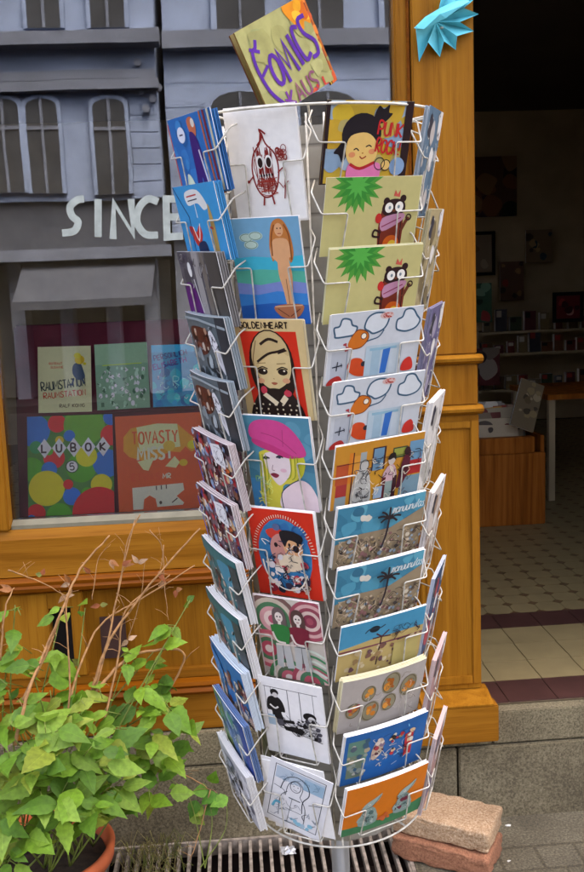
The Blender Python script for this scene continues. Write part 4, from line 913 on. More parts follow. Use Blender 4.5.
def c_orange():
    a = Art(148, 105, '#d5741a'); a.P([(0, 88), (50, 90), (100, 84), (148, 76), (148, 105), (0, 105)], '#3a7a50')
    for x, y, f_ in ((44, 50, 1), (108, 46, -1)):
        a.P([(x-16, y+40), (x-12, y+12), (x, y+2), (x+12, y+10), (x+16, y+40)], '#88a098', True).P([(x-14, y+4), (x-6, y-8), (x+10, y-16), (x+20, y-22), (x+16, y-10), (x+6, y), (x-4, y+8)], '#98aca4', True).E(x, y-3, 2, 2, '#f0e8d8').E(x, y-3, 1, 1, '#1c1c1c').S([(x-14, y+4), (x+4, y+2), (x+18, y-18)], 1, '#2c3430', True)
        a.S([(x-8, y+14), (x-18, y+28), (x-6, y+32)], 4, '#98aca4', True).S([(x+8, y+14), (x+16, y+26)], 4, '#98aca4').scrib(x-14, y+6, x+14, y+38, 12, ['#2c3430', '#c8d0c8'], 1, int(x), 6).blobs(x-8, y+14, x+8, y+34, 4, ['#7c2c40' if f_ < 0 else '#6c8a84', '#4c6a68'], 3, 6, int(x))
    a.blobs(62, 76, 86, 90, 5, ['#c86030', '#e08038'], 3, 6, 6)
    return a
def c_octo():
    a = Art(148, 105, '#1f6cb4'); a.blobs(0, 0, 148, 105, 18, ['#2a7ac0', '#185c9c', '#2f86c8'], 8, 20, 3).E(38, 24, 13, 11, '#dfe4f0').S([(32, 24), (44, 24)], 2, '#3a3050').P([(66, 8), (82, 4), (92, 16), (86, 30), (72, 28)], '#c86c48', True).E(84, 12, 6, 6, '#e0d8cc')
    a.P([(66, 26), (84, 28), (94, 52), (92, 80), (102, 105), (84, 105), (78, 84), (72, 105), (58, 105), (62, 70)], '#3c1c70', True).S([(86, 48), (98, 105)], 4, '#d8d4e0').S([(112, 0), (118, 105)], 5, '#b4603c').S([(124, 0), (130, 105)], 6, '#7c2a34').S([(138, 0), (140, 105)], 6, '#c8c0a4').P([(24, 105), (30, 78), (44, 84), (52, 105)], '#dce4c8', True)
    return a
def c_orangered():
    a = Art(148, 105, '#c8482c'); a.R(60, 0, 88, 105, '#d87424').blobs(10, 0, 70, 50, 16, ['#d8a038', '#5c9060', '#d0c8b4', '#3c5c80', '#c83440'], 6, 14, 4).P([(12, 50), (44, 52), (54, 105), (20, 105)], '#c82c40', True).S([(64, 20), (66, 105)], 2, '#eadcc4')
    return a
def c_skyred():
    a = Art(148, 105, '#2c94cc'); a.P([(42, 10), (88, 8), (112, 30), (98, 36), (80, 26), (46, 28)], '#dfe0dc', True).S([(46, 16), (82, 14)], 2, '#c03028').S([(48, 22), (82, 20)], 1.6, '#2c3040').S([(70, 26), (70, 46)], 2, '#dfe0dc').P([(30, 60), (44, 58), (54, 66), (70, 56), (74, 70), (60, 84), (46, 84)], '#c83428', True).S([(46, 58), (58, 78), (72, 54)], 2.4, '#ece8e0', True).P([(52, 84), (80, 80), (84, 105), (56, 105)], '#1c2c50', True).S([(0, 0), (40, 44), (36, 105)], 2.4, '#173f6c').P([(112, 30), (122, 50), (120, 105), (108, 105)], '#b49454', True).S([(106, 60), (116, 62)], 3, '#c03028')
    return a
def c_purple():
    a = Art(148, 105, '#605c60'); a.blobs(0, 0, 148, 60, 26, ['#484448', '#807c7c', '#58545c', '#6c6868'], 6, 16, 5).R(56, 0, 22, 105, '#9a9694').P([(6, 54), (30, 46), (48, 66), (50, 105), (6, 105)], '#5c1c6c', True).E(38, 26, 7, 11, '#e4e4e0').R(84, 0, 16, 105, '#706860').S([(46, 40), (56, 90)], 3, '#d8d4d4').scrib(4, 4, 144, 100, 26, ['#28242c', '#a8a4a4', '#3c2c44'], 1.2, 4).R(106, 0, 42, 105, '#4c4844')
    return a
def c_feather():
    a = Art(148, 105, '#5c686c'); a.P([(14, 26), (40, 18), (90, 22), (84, 50), (50, 62), (20, 50)], '#5a2c20', True).blobs(24, 22, 84, 52, 12, ['#7a3c28', '#2c1814', '#b08870', '#c8b8a8'], 3, 8, 3).blobs(20, 64, 100, 104, 16, ['#88949a', '#2c3438', '#a8b4b8', '#1c2024'], 6, 14, 6)
    a.P([(92, 26), (104, 22), (116, 44), (120, 84), (110, 76), (98, 54)], '#e0e0e4', True).scrib(94, 28, 118, 78, 12, ['#2c2c34'], 1, 4, 6).scrib(0, 10, 148, 104, 34, ['#181a1e', '#b4b8bc'], 1.2, 5).R(124, 0, 24, 105, '#34383c').S([(0, 8), (70, 6), (148, 16)], 4, '#98a4a8', True)
    return a
def c_comic():
    a = Art(148, 105, '#786068'); a.blobs(0, 0, 148, 105, 90, ['#a82430', '#e0d8d4', '#3c4c94', '#5c2030', '#c8602c', '#241c24', '#d8b48c', '#88a0c0', '#b83c48', '#6c3c24'], 4, 11, 8).scrib(0, 0, 148, 105, 70, ['#1c161c', '#ece8e4', '#8c1c28'], 1.5, 4)
    a.P([(88, 6), (124, 2), (132, 14), (130, 40), (96, 36), (88, 28)], '#e8e8ea').scrib(92, 8, 128, 34, 10, ['#8a8c94'], .9, 2).R(4, 20, 5, 85, '#2c4ca8')
    return a
def c_teal(col2='#2c6c70'):
    a = Art(148, 105, col2); a.blobs(0, 26, 148, 105, 50, ['#4c5c5c', '#8c5040', '#b49c8c', '#2c3c40', '#a87450', '#6c7c78', '#c4b8ac', '#54302c'], 5, 12, 6).R(0, 0, 148, 20, col2).P([(70, 20), (120, 16), (128, 50), (96, 60)], '#3c88a0', True).scrib(0, 30, 148, 104, 30, ['#1c2224', '#c8c0b4'], 1.2, 3).R(122, 10, 26, 95, '#3c4448')
    return a
def c_bluebrown():
    a = Art(148, 105, '#1a68a4'); a.blobs(30, 26, 148, 105, 60, ['#6c3434', '#a88478', '#3c2424', '#c8a898', '#843c44', '#d4c8bc'], 4, 10, 9).P([(0, 12), (44, 30), (50, 60), (10, 60)], '#1c74b8', True).scrib(20, 30, 148, 104, 30, ['#241a1c', '#d4c8bc'], 1.2, 5)
    return a
def c_greenblue():
    a = Art(148, 105, '#5c7c4c'); a.P([(40, 0), (148, 0), (148, 105), (60, 105)], '#3c6494').blobs(10, 0, 120, 70, 24, ['#4c8c80', '#88a070', '#6c88b0', '#284c84', '#98a8b4'], 6, 16, 4).R(120, 0, 28, 105, '#1c3c8c').S([(24, 0), (50, 105)], 3, '#a8b060').scrib(10, 10, 140, 100, 20, ['#1c2c44', '#a8b4b8'], 1.2, 6)
    return a
def c_ink():
    a = Art(148, 105, '#b4b4b8'); a.blobs(4, 16, 144, 104, 50, ['#24262c', '#d8d8dc', '#585c68', '#14161a', '#9098a8'], 4, 12, 7).scrib(4, 8, 144, 104, 60, ['#101216', '#e8e8ec'], 1.5, 8)
    return a
def c_side(c1, c2, e):
    def f():
        a = Art(105, 148, c1, e); a.blobs(0, 0, 105, 148, 22, [c2, c1, '#d8d4cc', '#3c3a40'], 8, 20, 3).scrib(4, 4, 100, 144, 16, ['#24262c', '#e8e4dc'], 1.3, 5); return a
    return f

W_ = '#f0eeea'
# kind, angle, row, design, spare cards behind, bow, (shift x, roll deg, lift), colour of spare cards, label
LEFT, FRONT, RIGHT, SIDE = ('land', AL), ('port', AP), ('land', AR_), ('port', AS)
CARDS = [
 (FRONT, 0, c_scribble, 3, 0, (0, .6, .004), W_, 'white postcard with a dark red scribbled figure holding a flower'),
 (FRONT, 1, c_sea, 1, 0, (-.002, 0, -.001), W_, 'postcard of a long haired figure above banded blue sea'),
 (FRONT, 2, c_gold, 4, 0, (-.003, .4, 0), '#d8c8a0', 'red and cream postcard of a wide eyed girl headed GOLDENHEART'),
 (FRONT, 3, c_beret, 6, 0, (0, .3, .001), W_, 'postcard of a blonde woman in a pink beret on blue'),
 (FRONT, 4, c_mer, 6, 0, (0, .3, 0), W_, 'red postcard with a blue oval crowded with figures'),
 (FRONT, 5, c_waves, 4, 0, (.003, 0, 0), '#e4d4d0', 'postcard of two girls in green and maroon before swirling rings'),
 (FRONT, 6, c_bw, 3, 0, (.001, 1.5, .004), W_, 'white postcard with a black ink drawing of a standing boy'),
 (FRONT, 7, c_blue_line, 3, 0, (-.003, 16, -.004), W_, 'crooked white postcard with a fine blue line drawing, bottom of its column'),
 (RIGHT, 0, c_punk, 2, 0, (-.004, 0, .003), '#3a2420', 'postcard of a black haired girl lettered PUNK ROCK'),
 (RIGHT, 1, c_bear, 1, 0, (0, 0, -.002), '#d8d4a8', 'khaki postcard with green burst and brown bear, upper of the two alike'),
 (RIGHT, 2, c_bear, 1, 0, (.001, 0, -.003), '#d8d4a8', 'khaki postcard with green burst and brown bear, lower of the two alike'),
 (RIGHT, 3, c_cloud, 3, 0, (0, -.6, .003), W_, 'pale postcard with clouds and orange fish, upper of the two alike'),
 (RIGHT, 4, c_cloud, 3, 0, (.001, -.4, .001), W_, 'pale postcard with clouds and orange fish, lower of the two alike'),
 (RIGHT, 5, c_cafe, 4, 0, (0, -.8, .001), W_, 'crowded ochre and red postcard of people seated in a cafe'),
 (RIGHT, 6, c_palm, 5, .002, (.001, -.6, 0), W_, 'blue postcard of a palm over a brown hillside, upper of the two alike'),
 (RIGHT, 7, c_palm, 5, .002, (-.003, -1, -.001), W_, 'blue postcard of a palm over a brown hillside, lower of the two alike'),
 (RIGHT, 8, c_sand, 4, .002, (-.001, -.4, 0), W_, 'postcard of sandy ground under a flat blue sky with a black bird'),
 (RIGHT, 9, c_nuts, 8, .005, (0, 0, 0), '#e8dfb8', 'grey postcard with six brown and orange round shapes'),
 (RIGHT, 10, c_blue, 6, .004, (.001, 0, 0), W_, 'deep blue postcard with small cartoon figures and a red one'),
 (RIGHT, 11, c_orange, 6, .004, (0, 0, 0), W_, 'orange postcard with two grey green animals, bottom of its column'),
 (LEFT, 0, c_octo, 2, 0, (.006, 0, .004), '#2c6ca8', 'blue postcard with a purple long limbed figure at the top left'),
 (LEFT, 1, c_skyred, 6, .001, (.002, 0, .002), '#3c94c8', 'sky blue postcard with a red ruffled figure'),
 (LEFT, 2, c_purple, 4, 0, (0, 0, 0), '#8c8884', 'grey postcard with a purple patch at its lower left'),
 (LEFT, 3, c_feather, 6, .006, (0, 0, 0), '#9ca8ac', 'dark grey postcard with brown head and white feather, upper of the two alike'),
 (LEFT, 4, c_feather, 6, .006, (0, 0, 0), '#9ca8ac', 'dark grey postcard with brown head and white feather, lower of the two alike'),
 (LEFT, 5, c_comic, 5, .002, (0, 0, 0), '#d8c8c4', 'busy red and blue comic postcard with speech bubble, upper of the two alike'),
 (LEFT, 6, c_comic, 5, .002, (0, 0, 0), '#d8c8c4', 'busy red and blue comic postcard with speech bubble, lower of the two alike'),
 (LEFT, 7, c_teal, 6, .004, (0, 0, 0), W_, 'dark teal postcard just under the busy comic ones'),
 (LEFT, 8, lambda: c_teal('#286468'), 8, .004, (0, 0, 0), W_, 'dark teal postcard before a thick white stack'),
 (LEFT, 9, c_bluebrown, 8, .003, (0, 0, 0), '#dce8f0', 'blue edged postcard with a brown crowd before a thick stack'),
 (LEFT, 10, c_greenblue, 6, .001, (0, 0, 0), '#6c88b4', 'green and blue postcard with dark blue edge'),
 (LEFT, 11, c_ink, 7, .002, (0, 0, 0), W_, 'black and white inky postcard at the foot of the left column'),
]
for i, (c1, c2, e, n, l) in enumerate((('#5c7484', '#b8b0a8', '#a8b4bc', 5, 'grey blue'), ('#a89870', '#786848', '#c4b890', 5, 'tan'), ('#66607c', '#9890a0', '#8c88a0', 5, 'violet'), ('#d8d4cc', '#a8a49c', '#f0ece4', 7, 'white'),
        ('#c8bcb0', '#98806c', '#e4dcd4', 6, 'cream'), ('#2c4868', '#a83c44', '#c4ccd8', 4, 'navy'), ('#a8807c', '#7c6468', '#d8c0bc', 5, 'dull pink'), ('#a88078', '#786c80', '#d8c4c0', 5, 'dusky rose'))):
    CARDS.append((SIDE, i, c_side(c1, c2, e), n, 0, (0, 0, 0), e, l+' postcard seen almost edge on at the right side of the rack'))
SHORT = {FRONT: ['scribbled red figure card', 'banded blue sea card', 'GOLDENHEART card', 'pink beret card', 'red card with the blue oval', 'swirling rings card', 'black ink drawing card', 'crooked blue line drawing card'],
 RIGHT: ['PUNK ROCK card', 'upper khaki bear card', 'lower khaki bear card', 'upper orange fish card', 'lower orange fish card', 'cafe card', 'upper palm card', 'lower palm card', 'sandy ground card', 'grey card with six brown rounds', 'deep blue cartoon card', 'orange card at the bottom'],
 LEFT: ['blue card with the purple figure', 'sky blue card with the red figure', 'grey card with the purple patch', 'upper white feather card', 'lower white feather card', 'upper busy comic card', 'lower busy comic card', 'dark teal card under the comic ones', 'dark teal card with the thick stack', 'blue card with the brown crowd', 'green and blue card', 'inky card at the left foot'],
 SIDE: [x+' card on the right side' for x in ('grey blue', 'tan', 'violet', 'white', 'cream', 'navy', 'dull pink', 'dusky rose')]}
rr = random.Random(77)
cache = {}
for (kind, ang), row, fn, spare, bow, (dx, roll, dz), sc_, label in CARDS:
    key = (fn, bow)
    if key not in cache:
        art = fn(); cache[key] = (plate_mb(art, .0009, bow), art)
    mbx, art = cache[key]
    PM = MR @ pocket_M(kind, ang, row)
    base = PM @ Matrix.Translation((dx, 0, dz)) @ Matrix.Translation((0, 0, -art.h*.0005)) @ Matrix.Rotation(R(roll), 4, 'Y') @ Matrix.Translation((0, 0, art.h*.0005))
    if isinstance(mbx, MB):
        o = mbx.build('postcard', M['print'], None, base); cache[key] = (o.data, art)
    else: o = link('postcard', mbx, None, base)
    tag(o, label, 'postcard', 'postcards in the rack')
    blank = Art(art.w, art.h-1, sc_, sc_); bmx = plate_mb(blank, .0010, bow, blank=True); me = None
    if ang == AL: spare = max(spare, 6)
    for j in range(spare):
        jr = rr.uniform(-1, 1)
        B = PM @ Matrix.Translation((dx*.5+rr.uniform(-.0018, .0018)+(.0004*(j+1) if ang == AL else 0), (.0016 if ang == AL else .0012)*(j+1), dz*.5+rr.uniform(-.0022, .0006))) @ Matrix.Rotation(R(roll*.2+jr*.35 + (-5 if (fn is c_blue_line and j == 0) else 0)), 4, 'Y')
        if me is None: oo = bmx.build('postcard', M['print'], None, B); me = oo.data
        else: oo = link('postcard', me, None, B)
        who = SHORT[kind, ang][row]
        tag(oo, 'spare postcard stacked behind the '+who, 'postcard', 'spares behind the '+who)
# the orange and red card poking out at the top left
o = plate('postcard', c_orangered(), MR @ pocket_M('land', AL, 0) @ Matrix.Translation((-.014, .007, -.001)), None); tag(o, 'orange and red postcard poking out behind the blue one at top left', 'postcard', 'postcards in the rack')

# ------------------------------------------------------------------ hand painted sign on the rack
a = Art(150, 132, '#a8a468', '#8c6c3c'); pu = '#5a2a92'
a.blobs(0, 0, 150, 190, 20, ['#b0ac70', '#a09c60', '#9ca068'], 14, 30, 3).P([(104, 0), (150, 0), (150, 40), (138, 34), (130, 44), (116, 32)], '#e08a1c', True).blobs(112, 0, 150, 30, 5, ['#e8a020', '#d86818', '#f0b434'], 6, 12, 2)
a.S([(30, 22), (24, 32), (16, 36), (12, 60), (18, 96), (34, 122)], 6, pu, True).S([(12, 30), (30, 40)], 5, pu).S([(16, 72), (34, 62)], 5, pu)
a.O(47, 74, 10, 22, 6.5, pu, 14).S([(64, 100), (60, 50), (74, 82), (78, 42), (90, 92)], 6.5, pu).S([(92, 38), (102, 88)], 7, pu).S([(118, 36), (106, 34), (104, 56), (112, 84), (126, 78)], 6.5, pu, True).S([(140, 26), (124, 28), (126, 48), (142, 66), (140, 84), (126, 86)], 6.5, pu, True)
a.S([(46, 108), (48, 140)], 4, '#7a3c90').S([(38, 118), (58, 130)], 4, '#7a3c90').S([(58, 110), (38, 134)], 4, '#7a3c90').T('AUS', 66, 132, 26, '#8a5068', 4, rot=-4, sx=.8)
a.T('L', 128, 132, 14, '#c83c34', 4).blobs(100, 124, 146, 150, 7, ['#c83c34', '#d8583c'], 3, 7, 4)
p0 = at(234, 37, -1.05); p1 = at(303, -9, -1.03)
wv = (p1-p0); ang_ = math.degrees(math.atan2(wv.z, wv.x)); W0 = wv.length
sgn = bpy.data.objects.new('comics_sign', None); col.objects.link(sgn)
mid = at(268, 14, -1.03); W0 = .150
sgn.matrix_world = Matrix.Translation(mid) @ Matrix.Rotation(R(36), 4, 'Z') @ Matrix.Rotation(R(-29.6), 4, 'Y')
tag(sgn, 'khaki hand painted sign lettered COMICS in purple leaning on top of the rack', 'sign')
k_ = W0/.150
plate_mb(a, th=.003, scale=.001*k_, ink=4e-5).build('sign_face', M['paint'], sgn)
a2 = Art(26, 138, '#a8581c', '#6c3c1c'); a2.R(0, 0, 3, 190, '#c89c2c').R(3, 0, 4, 190, '#5a3c14').R(10, 0, 6, 190, '#d4792a').R(16, 0, 3, 190, '#7a2418').blobs(2, 0, 24, 186, 18, ['#d89c3c', '#c05028', '#8c8a50', '#d87830'], 3, 8, 5)
plate_mb(a2, th=.003, scale=.001*k_, ink=4e-5).build('sign_side', M['paint'], sgn).matrix_local = Matrix.Translation((W0/2+.0125*k_*.75, .011*k_, 0)) @ Matrix.Rotation(R(20), 4, 'Z')
a3 = Art(150, 130, '#8c7c4c', '#6c3c1c')
plate_mb(a3, th=.003, scale=.001*k_).build('sign_back', M['paint'], sgn).matrix_local = Matrix.Translation((.012, .026*k_, -.002))

# ------------------------------------------------------------------ cyan paper flower on the pillar
fl = empty('paper_flower', at(440, 30, -.035)); tag(fl, 'folded cyan paper flower pinned high on the wooden pillar', 'paper flower')
def poly_px(pts, Y): return [at(px, py, y) for (px, py, y) in pts]
mb = MB()
pet = [(416, 27), (419, 62), (428, 42), (440, 57), (444, 41), (456, 50), (457, 36), (474, 31), (460, 22), (479, 14), (464, 8), (478, -4), (462, -6), (452, -16), (442, -4)]
ctr = at(436, 22, -.036)
ring_ = []
for i, (x, y) in enumerate(pet): ring_.append(at(x, y, -.038 if i % 2 else -.062))
vs = [ctr]+ring_; fs = [(0, i, i+1) for i in range(1, len(ring_))]
mb.add(vs, fs); o = mb.build('back_petals', M['cyan']); loc(o, fl)
md = o.modifiers.new('s', 'SOLIDIFY'); md.thickness = .0012
mb = MB()
pts = [at(414, 28, -.050), at(424, 29, -.085), at(446, 18, -.092), at(462, 6, -.088), at(470, 1, -.06), at(462, -2, -.05), at(440, 8, -.06), at(425, 17, -.052)]
mb.add(pts+[at(440, 14, -.098)], [(i, (i+1) % 8, 8) for i in range(8)]); o = loc(mb.build('front_fold', M['cyan']), fl); md = o.modifiers.new('s', 'SOLIDIFY'); md.thickness = .0012
mb = MB(); mb.lathe([(0, .004), (.004, .003), (.005, 0)], 12); o = mb.build('pin', M['white'], fl); o.location = Vector((0, -.02, -.002))

# ------------------------------------------------------------------ bricks
def brick(name, c, rz, l, w_, h, mat, label, seed, tilt=0):
    me = bpy.data.meshes.new(name); bm = bmesh.new(); bmesh.ops.create_cube(bm, size=2)
    bmesh.ops.subdivide_edges(bm, edges=list(bm.edges), cuts=23, use_grid_fill=True)
    hx, hy, hz, rad = l/2, w_/2, h/2, .009
    for v in bm.verts:
        g = Vector([math.copysign(abs(q)**.8, q) for q in v.co]); p = Vector((g.x*hx, g.y*hy, g.z*hz))
        k_ = Vector((max(-hx+rad, min(hx-rad, p.x)), max(-hy+rad, min(hy-rad, p.y)), max(-hz+rad, min(hz-rad, p.z))))
        d = p-k_; d = d.normalized()*rad if d.length > 1e-9 else d
        p = k_+d; sd3 = Vector((seed, seed*2, 0))
        nz = noise.noise(p*28+sd3)*.0035+noise.noise(p*90+sd3)*.0016
        edge = sum(1 for a_, b_ in ((p.x, hx), (p.y, hy), (p.z, hz)) if abs(a_) > b_-.012)
        if edge >= 2: nz -= max(0, noise.noise(p*45+sd3*1.3))*.008
        v.co = p+(p-k_).normalized()*nz if d.length > 1e-9 else p
        v.co.z += hz
    bm.to_mesh(me); bm.free(); me.materials.append(M[mat]); [setattr(q, 'use_smooth', True) for q in me.polygons]; o = link(name, me); o.location = c; o.rotation_euler = (0, R(tilt), R(rz)); tag(o, label, 'brick'); return o
def brick_at(zt, pA, pB, pC, pD, h, *a):
    A, B, C, D = (atz(*p, zt) for p in (pA, pB, pC, pD)); c = (A+B+C+D)/4; c.z = zt-h
    d = (B-A)+(C-D); rz = math.degrees(math.atan2(d.y, d.x)); print('brick', c, rz, d.length/2, ((D-A)+(C-B)).length/2)
    brick('paving_brick', c, rz, .27, .15, h, *a)
brick_at(.064, (404, 838), (480, 858), (487, 826), (418, 810), .064, 'brick2', 'reddish brick lying on the pavement under the pale one', 3)
brick_at(.125, (402, 814), (482, 834), (489, 801), (417, 786), .060, 'brick1', 'pale sandy brick resting on the reddish brick', 5)
for px, py, s_ in ((508, 826, .010), (509, 862, .006), (492, 858, .007)):
    q = atz(px, py, 0); mb = MB(); rq = random.Random(px); mb.add([(s_*cos(t)*rq.uniform(.6, 1.2), s_*.7*sin(t), rq.uniform(.001, .005)) for t in [2*pi*i/6 for i in range(6)]]+[(0, 0, .006)], [(i, (i+1) % 6, 6) for i in range(6)])
    o = mb.build('paper_scrap', M['white']); o.location = q; tag(o, 'tiny pale scrap of litter on the pavement beside the bricks', 'litter', 'litter scraps')

# ------------------------------------------------------------------ potted plant
PC = Vector((-.535, -.30, 0)); pl_ = empty('potted_plant', PC); tag(pl_, 'leafy green plant in a terracotta pot below the window', 'potted plant')
pot = MB().lathe([(0, .002), (.115, .0), (.125, .01), (.165, .13), (.168, .135), (.178, .137), (.182, .165), (.176, .172), (.166, .172), (.160, .14), (.158, .135)], 40).build('pot', M['terra'], pl_, smooth=True)
MB().lathe([(0, .138), (.10, .142), (.157, .135)], 24).build('soil', M['soil'], pl_, smooth=True)
lp = MB(); stems = MB(); greens = ['#78a030', '#6c962c', '#84a834', '#628c2e', '#7a9e34', '#58802a', '#8aac40', '#94a43c']
lr = random.Random(21)
def leaf(mb, base, d, nrm, L, W, c):
    d = d.normalized(); s_ = d.cross(nrm).normalized(); n = s_.cross(d).normalized()
    N = 11; vs = []; prof = [0, .5, .82, .97, 1, .95, .84, .7, .52, .34, .17, 0]; dr = lr.uniform(.1, .45)*L; cup = lr.uniform(.02, .16)
    ser = lr.uniform(.03, .09); bend = lr.uniform(-.12, .12)*L
    for i in range(N+1):
        t = i/N; c0 = base+d*L*t-n*dr*t*t+s_*bend*t*t; wd = W/2*prof[i]*(1+ser*(1 if i % 2 else -1))
        vs += [c0-s_*wd+n*wd*cup, c0, c0+s_*wd+n*wd*cup]
    fs = []
    for i in range(N):
        a0 = i*3; fs += [(a0, a0+1, a0+4, a0+3), (a0+1, a0+2, a0+5, a0+4)]
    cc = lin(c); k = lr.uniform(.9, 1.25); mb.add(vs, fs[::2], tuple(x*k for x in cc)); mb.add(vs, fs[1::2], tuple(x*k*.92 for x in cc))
    # pale midrib
    mr = [base+d*L*(i/5)-n*dr*(i/5)**2+s_*bend*(i/5)**2+n*.0006 for i in range(5)]
    for i in range(4): mb.add([mr[i]-s_*.0007, mr[i]+s_*.0007, mr[i+1]+s_*.0006, mr[i+1]-s_*.0006], [(0, 1, 2, 3)], tuple(min(1, x*1.22) for x in cc))
def rel(p): return p-PC
def clump(px, py, Y, n, L, spread, up_=0.2):
    o = rel(at(px, py, Y))
    for i in range(int(n*(.8 if py < 725 else 1.1))):
        a_ = lr.uniform(0, 2*pi); e = lr.uniform(-.5, .6)+up_; d = Vector((cos(a_)*cos(e), sin(a_)*cos(e)-.25, sin(e)-.25))
        b = o+Vector((lr.uniform(-1, 1)*spread, lr.uniform(-1, 1)*spread*.6, lr.uniform(-1, 1)*spread))
        nr = Vector((lr.uniform(-.4, .4), lr.uniform(-1.0, -.3), lr.uniform(.4, 1.2)))
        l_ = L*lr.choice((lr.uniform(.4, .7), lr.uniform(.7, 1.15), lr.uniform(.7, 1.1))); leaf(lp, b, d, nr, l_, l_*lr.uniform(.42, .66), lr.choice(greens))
        if lr.random() < .5: stems.tube([b, b-d*.03+Vector((0, .01, -.02))], .0012, 5)
    return o
cl = [(10, 640, -.30, 5, .075, .03), (30, 665, -.32, 7, .08, .035), (55, 655, -.24, 5, .075, .03), (8, 690, -.35, 8, .085, .04), (50, 690, -.30, 8, .085, .04), (62, 610, -.18, 4, .07, .02), (85, 608, -.18, 3, .06, .02),
      (75, 740, -.38, 6, .10, .03), (45, 735, -.40, 9, .10, .045), (15, 740, -.42, 8, .095, .04), (110, 735, -.33, 9, .09, .045), (90, 700, -.28, 9, .085, .045), (130, 700, -.22, 9, .085, .045), (150, 680, -.18, 7, .075, .035),
      (155, 650, -.15, 6, .07, .03), (175, 625, -.14, 6, .07, .025), (190, 600, -.13, 3, .05, .015), (168, 700, -.2, 9, .085, .04), (180, 735, -.2, 8, .08, .035), (150, 745, -.26, 10, .09, .045), (140, 790, -.28, 9, .085, .045), (165, 780, -.22, 6, .08, .035),
      (20, 790, -.42, 9, .10, .045), (55, 790, -.42, 8, .10, .04), (90, 780, -.36, 9, .09, .045), (115, 800, -.33, 8, .085, .04), (10, 830, -.45, 9, .10, .045), (30, 840, -.47, 7, .10, .035), (8, 862, -.47, 5, .09, .03), (60, 812, -.46, 6, .085, .03), (90, 812, -.42, 5, .08, .03), (125, 800, -.3, 3, .06, .02), (35, 760, -.44, 9, .10, .04), (80, 800, -.44, 7, .09, .035), (5, 770, -.44, 8, .09, .04), (155, 720, -.24, 9, .08, .045), (100, 760, -.4, 8, .09, .04), (125, 660, -.2, 5, .065, .03), (15, 605, -.28, 3, .06, .02), (12, 715, -.36, 8, .09, .045), (65, 765, -.38, 8, .09, .045), (120, 765, -.3, 9, .09, .045), (70, 715, -.34, 8, .085, .04), ]
roots = [rel(Vector((PC.x+lr.uniform(-.1, .12), PC.y+lr.uniform(-.08, .08), .14))) for _ in range(12)]
for j, (px, py, Y, n, L, s_) in enumerate(cl):
    o = clump(px, py, Y, n, L, s_)
    r_ = roots[j % len(roots)]; md_ = (r_+o)/2+Vector((lr.uniform(-.03, .03), 0, .05))
    stems.tube([tuple(p) for p in smooth_pts([r_, md_, o], 6)], .0026, 6, r2=.0014)
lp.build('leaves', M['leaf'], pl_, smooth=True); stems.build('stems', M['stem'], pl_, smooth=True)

# dry twigs rising out of the pot
tw = empty('dry_shrub', (-.5, -.2, .14)); tag(tw, 'bare brown twigs rising from the pot in front of the panelling', 'dry shrub')
tws = [([(92, 700, -.24), (108, 640, -.2), (118, 590, -.16), (135, 520, -.12)], .0036), ([(92, 690, -.24), (110, 640, -.2), (150, 585, -.15), (200, 528, -.12)], .0045), ([(88, 700, -.25), (120, 665, -.2), (140, 653, -.18), (183, 652, -.15), (170, 690, -.15), (135, 750, -.2)], .0048),
       ([(70, 700, -.28), (78, 672, -.25), (100, 625, -.18), (140, 600, -.15), (195, 565, -.12)], .0036), ([(22, 700, -.35), (45, 655, -.3), (62, 610, -.25), (80, 570, -.2), (110, 535, -.15)], .0045), ([(15, 745, -.4), (26, 700, -.38), (45, 650, -.3), (62, 610, -.27)], .005),
       ([(0, 660, -.35), (5, 610, -.33), (14, 588, -.3)], .003), ([(62, 745, -.33), (70, 690, -.3), (66, 612, -.25), (72, 590, -.2)], .003), ([(98, 745, -.3), (118, 660, -.2), (126, 610, -.16), (170, 575, -.13)], .0034), ([(140, 515, -.12), (128, 540, -.13), (118, 590, -.16)], .002),
       ([(8, 570, -.25), (40, 582, -.22), (70, 598, -.2)], .0022), ([(163, 545, -.13), (165, 590, -.14), (168, 620, -.14)], .0018), ([(150, 530, -.13), (162, 548, -.13), (160, 575, -.14)], .0016), ([(175, 770, -.2), (200, 783, -.17), (210, 790, -.15)], .002), ([(210, 790, -.15), (200, 830, -.18), (190, 860, -.22)], .002), ([(128, 640, -.16), (140, 600, -.15), (145, 560, -.14)], .0016), ([(92, 600, -.18), (98, 560, -.16), (110, 545, -.15)], .0014)]
mb = MB()
for pts, r_ in tws:
    q = [at(*p)-tw.location for p in pts]; q = smooth_pts(q, 6); q = [p+Vector((lr.uniform(-.0015, .0015), 0, lr.uniform(-.0015, .0015))) for p in q]; mb.tube(q, r_, 6, r2=r_*.45)
    for _ in range(4):
        i = lr.randrange(2, len(q)-1); d = Vector((lr.uniform(-1, 1), lr.uniform(-.3, .3), lr.uniform(-.2, 1)))*.045; mb.tube([q[i], q[i]+d*.5+Vector((0, 0, .004)), q[i]+d], r_*.35, 5, r2=.0004)
mb.build('twigs', M['twig'], tw, smooth=True)
mb = MB()
for px, py, Y in ((122, 565, -.15), (138, 563, -.14), (70, 583, -.2), (165, 580, -.13), (128, 640, -.16), (62, 785, -.3), (78, 662, -.2), (42, 575, -.2), (100, 605, -.16), (158, 572, -.14), (66, 595, -.2), (110, 560, -.15), (90, 573, -.18), (176, 590, -.13), (12, 590, -.3)):
    o = at(px, py, Y)-tw.location
    for _ in range(2): leaf(mb, o, Vector((lr.uniform(-1, 1), lr.uniform(-.5, .2), lr.uniform(-.8, .6))), Vector((0, -1, .4)), lr.uniform(.018, .034), .013, lr.choice(['#c89a70', '#b87c4c', '#a8623c', '#d0ac88', '#8a8c40']))
mb.build('withered_leaves', M['leaf'], tw)
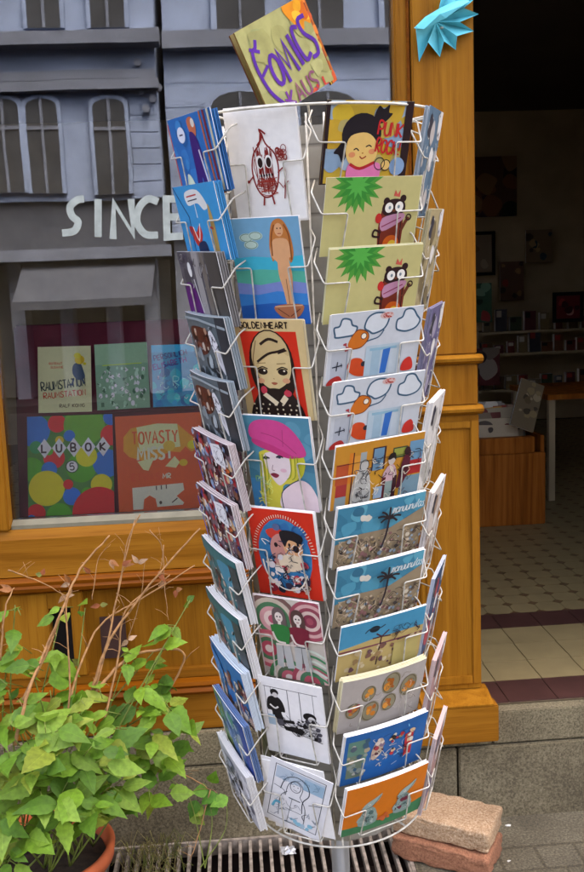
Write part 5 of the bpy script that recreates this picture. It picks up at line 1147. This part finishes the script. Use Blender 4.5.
# seedlings and dry grass over the grate
sd_ = empty('trailing_weed', (-.26, -.17, 0)); tag(sd_, 'small weed trailing over the grate with a few round leaves', 'weed')
mb = MB(); st = MB()
for pts in ([(205, 868, -.2), (212, 825, -.17), (208, 795, -.15)], [(205, 868, -.2), (190, 800, -.16), (168, 778, -.17)], [(200, 868, -.2), (225, 830, -.16), (226, 795, -.13)]):
    q = [at(*p)-sd_.location for p in pts]; st.tube(smooth_pts(q, 5), .0017, 5, r2=.001)
for px, py in ((208, 790), (215, 792), (222, 800), (203, 806), (196, 800), (228, 797), (212, 783), (190, 812), (218, 806)):
    o = at(px, py, -.15)-sd_.location; leaf(mb, o, Vector((lr.uniform(-1, 1), -.3, lr.uniform(-.6, .4))), Vector((0, -1, .7)), lr.uniform(.04, .06), .036, lr.choice(['#5c9030', '#74a834', '#88a03c']))
mb.build('leaves', M['leaf'], sd_); st.build('stems', M['stem'], sd_)
gr_ = MB()
for i in range(150):
    cx, cy = lr.uniform(-.36, -.19), lr.uniform(-.24, -.07); a_ = lr.uniform(0, 2*pi); l_ = lr.uniform(.02, .06); h = lr.uniform(.005, .05)
    p0 = Vector((cx, cy, .001)); p2 = p0+Vector((cos(a_)*l_, sin(a_)*l_, lr.uniform(.002, .03))); p1 = (p0+p2)/2+Vector((0, 0, h)); gr_.tube([p0, p1, p2], .0009, 4, c=lr.choice(['#8a8448', '#a89c60', '#6c7434', '#7c6c44']))
tag(gr_.build('dry_grass', M['leaf']), 'tangle of dry grass lying over the left part of the grate', 'dry grass', kind='stuff')
# crumpled clear wrapper under the rack
mb = MB(); rq = random.Random(5); vs = []
for i in range(7):
    for j in range(7): vs.append((-.02+.04*i/6+rq.uniform(-.003, .003), -.018+.036*j/6+rq.uniform(-.003, .003), .004+rq.uniform(0, .02)*(1-abs(i-3)/3.5)*(1-abs(j-3)/3.5)))
mb.add(vs, [(i*7+j, (i+1)*7+j, (i+1)*7+j+1, i*7+j+1) for i in range(6) for j in range(6)])
o = mb.build('crumpled_wrapper', M['pole']); o.location = atz(288, 852, 0); tag(o, 'crumpled silvery wrapper lying on the grate under the rack', 'wrapper')
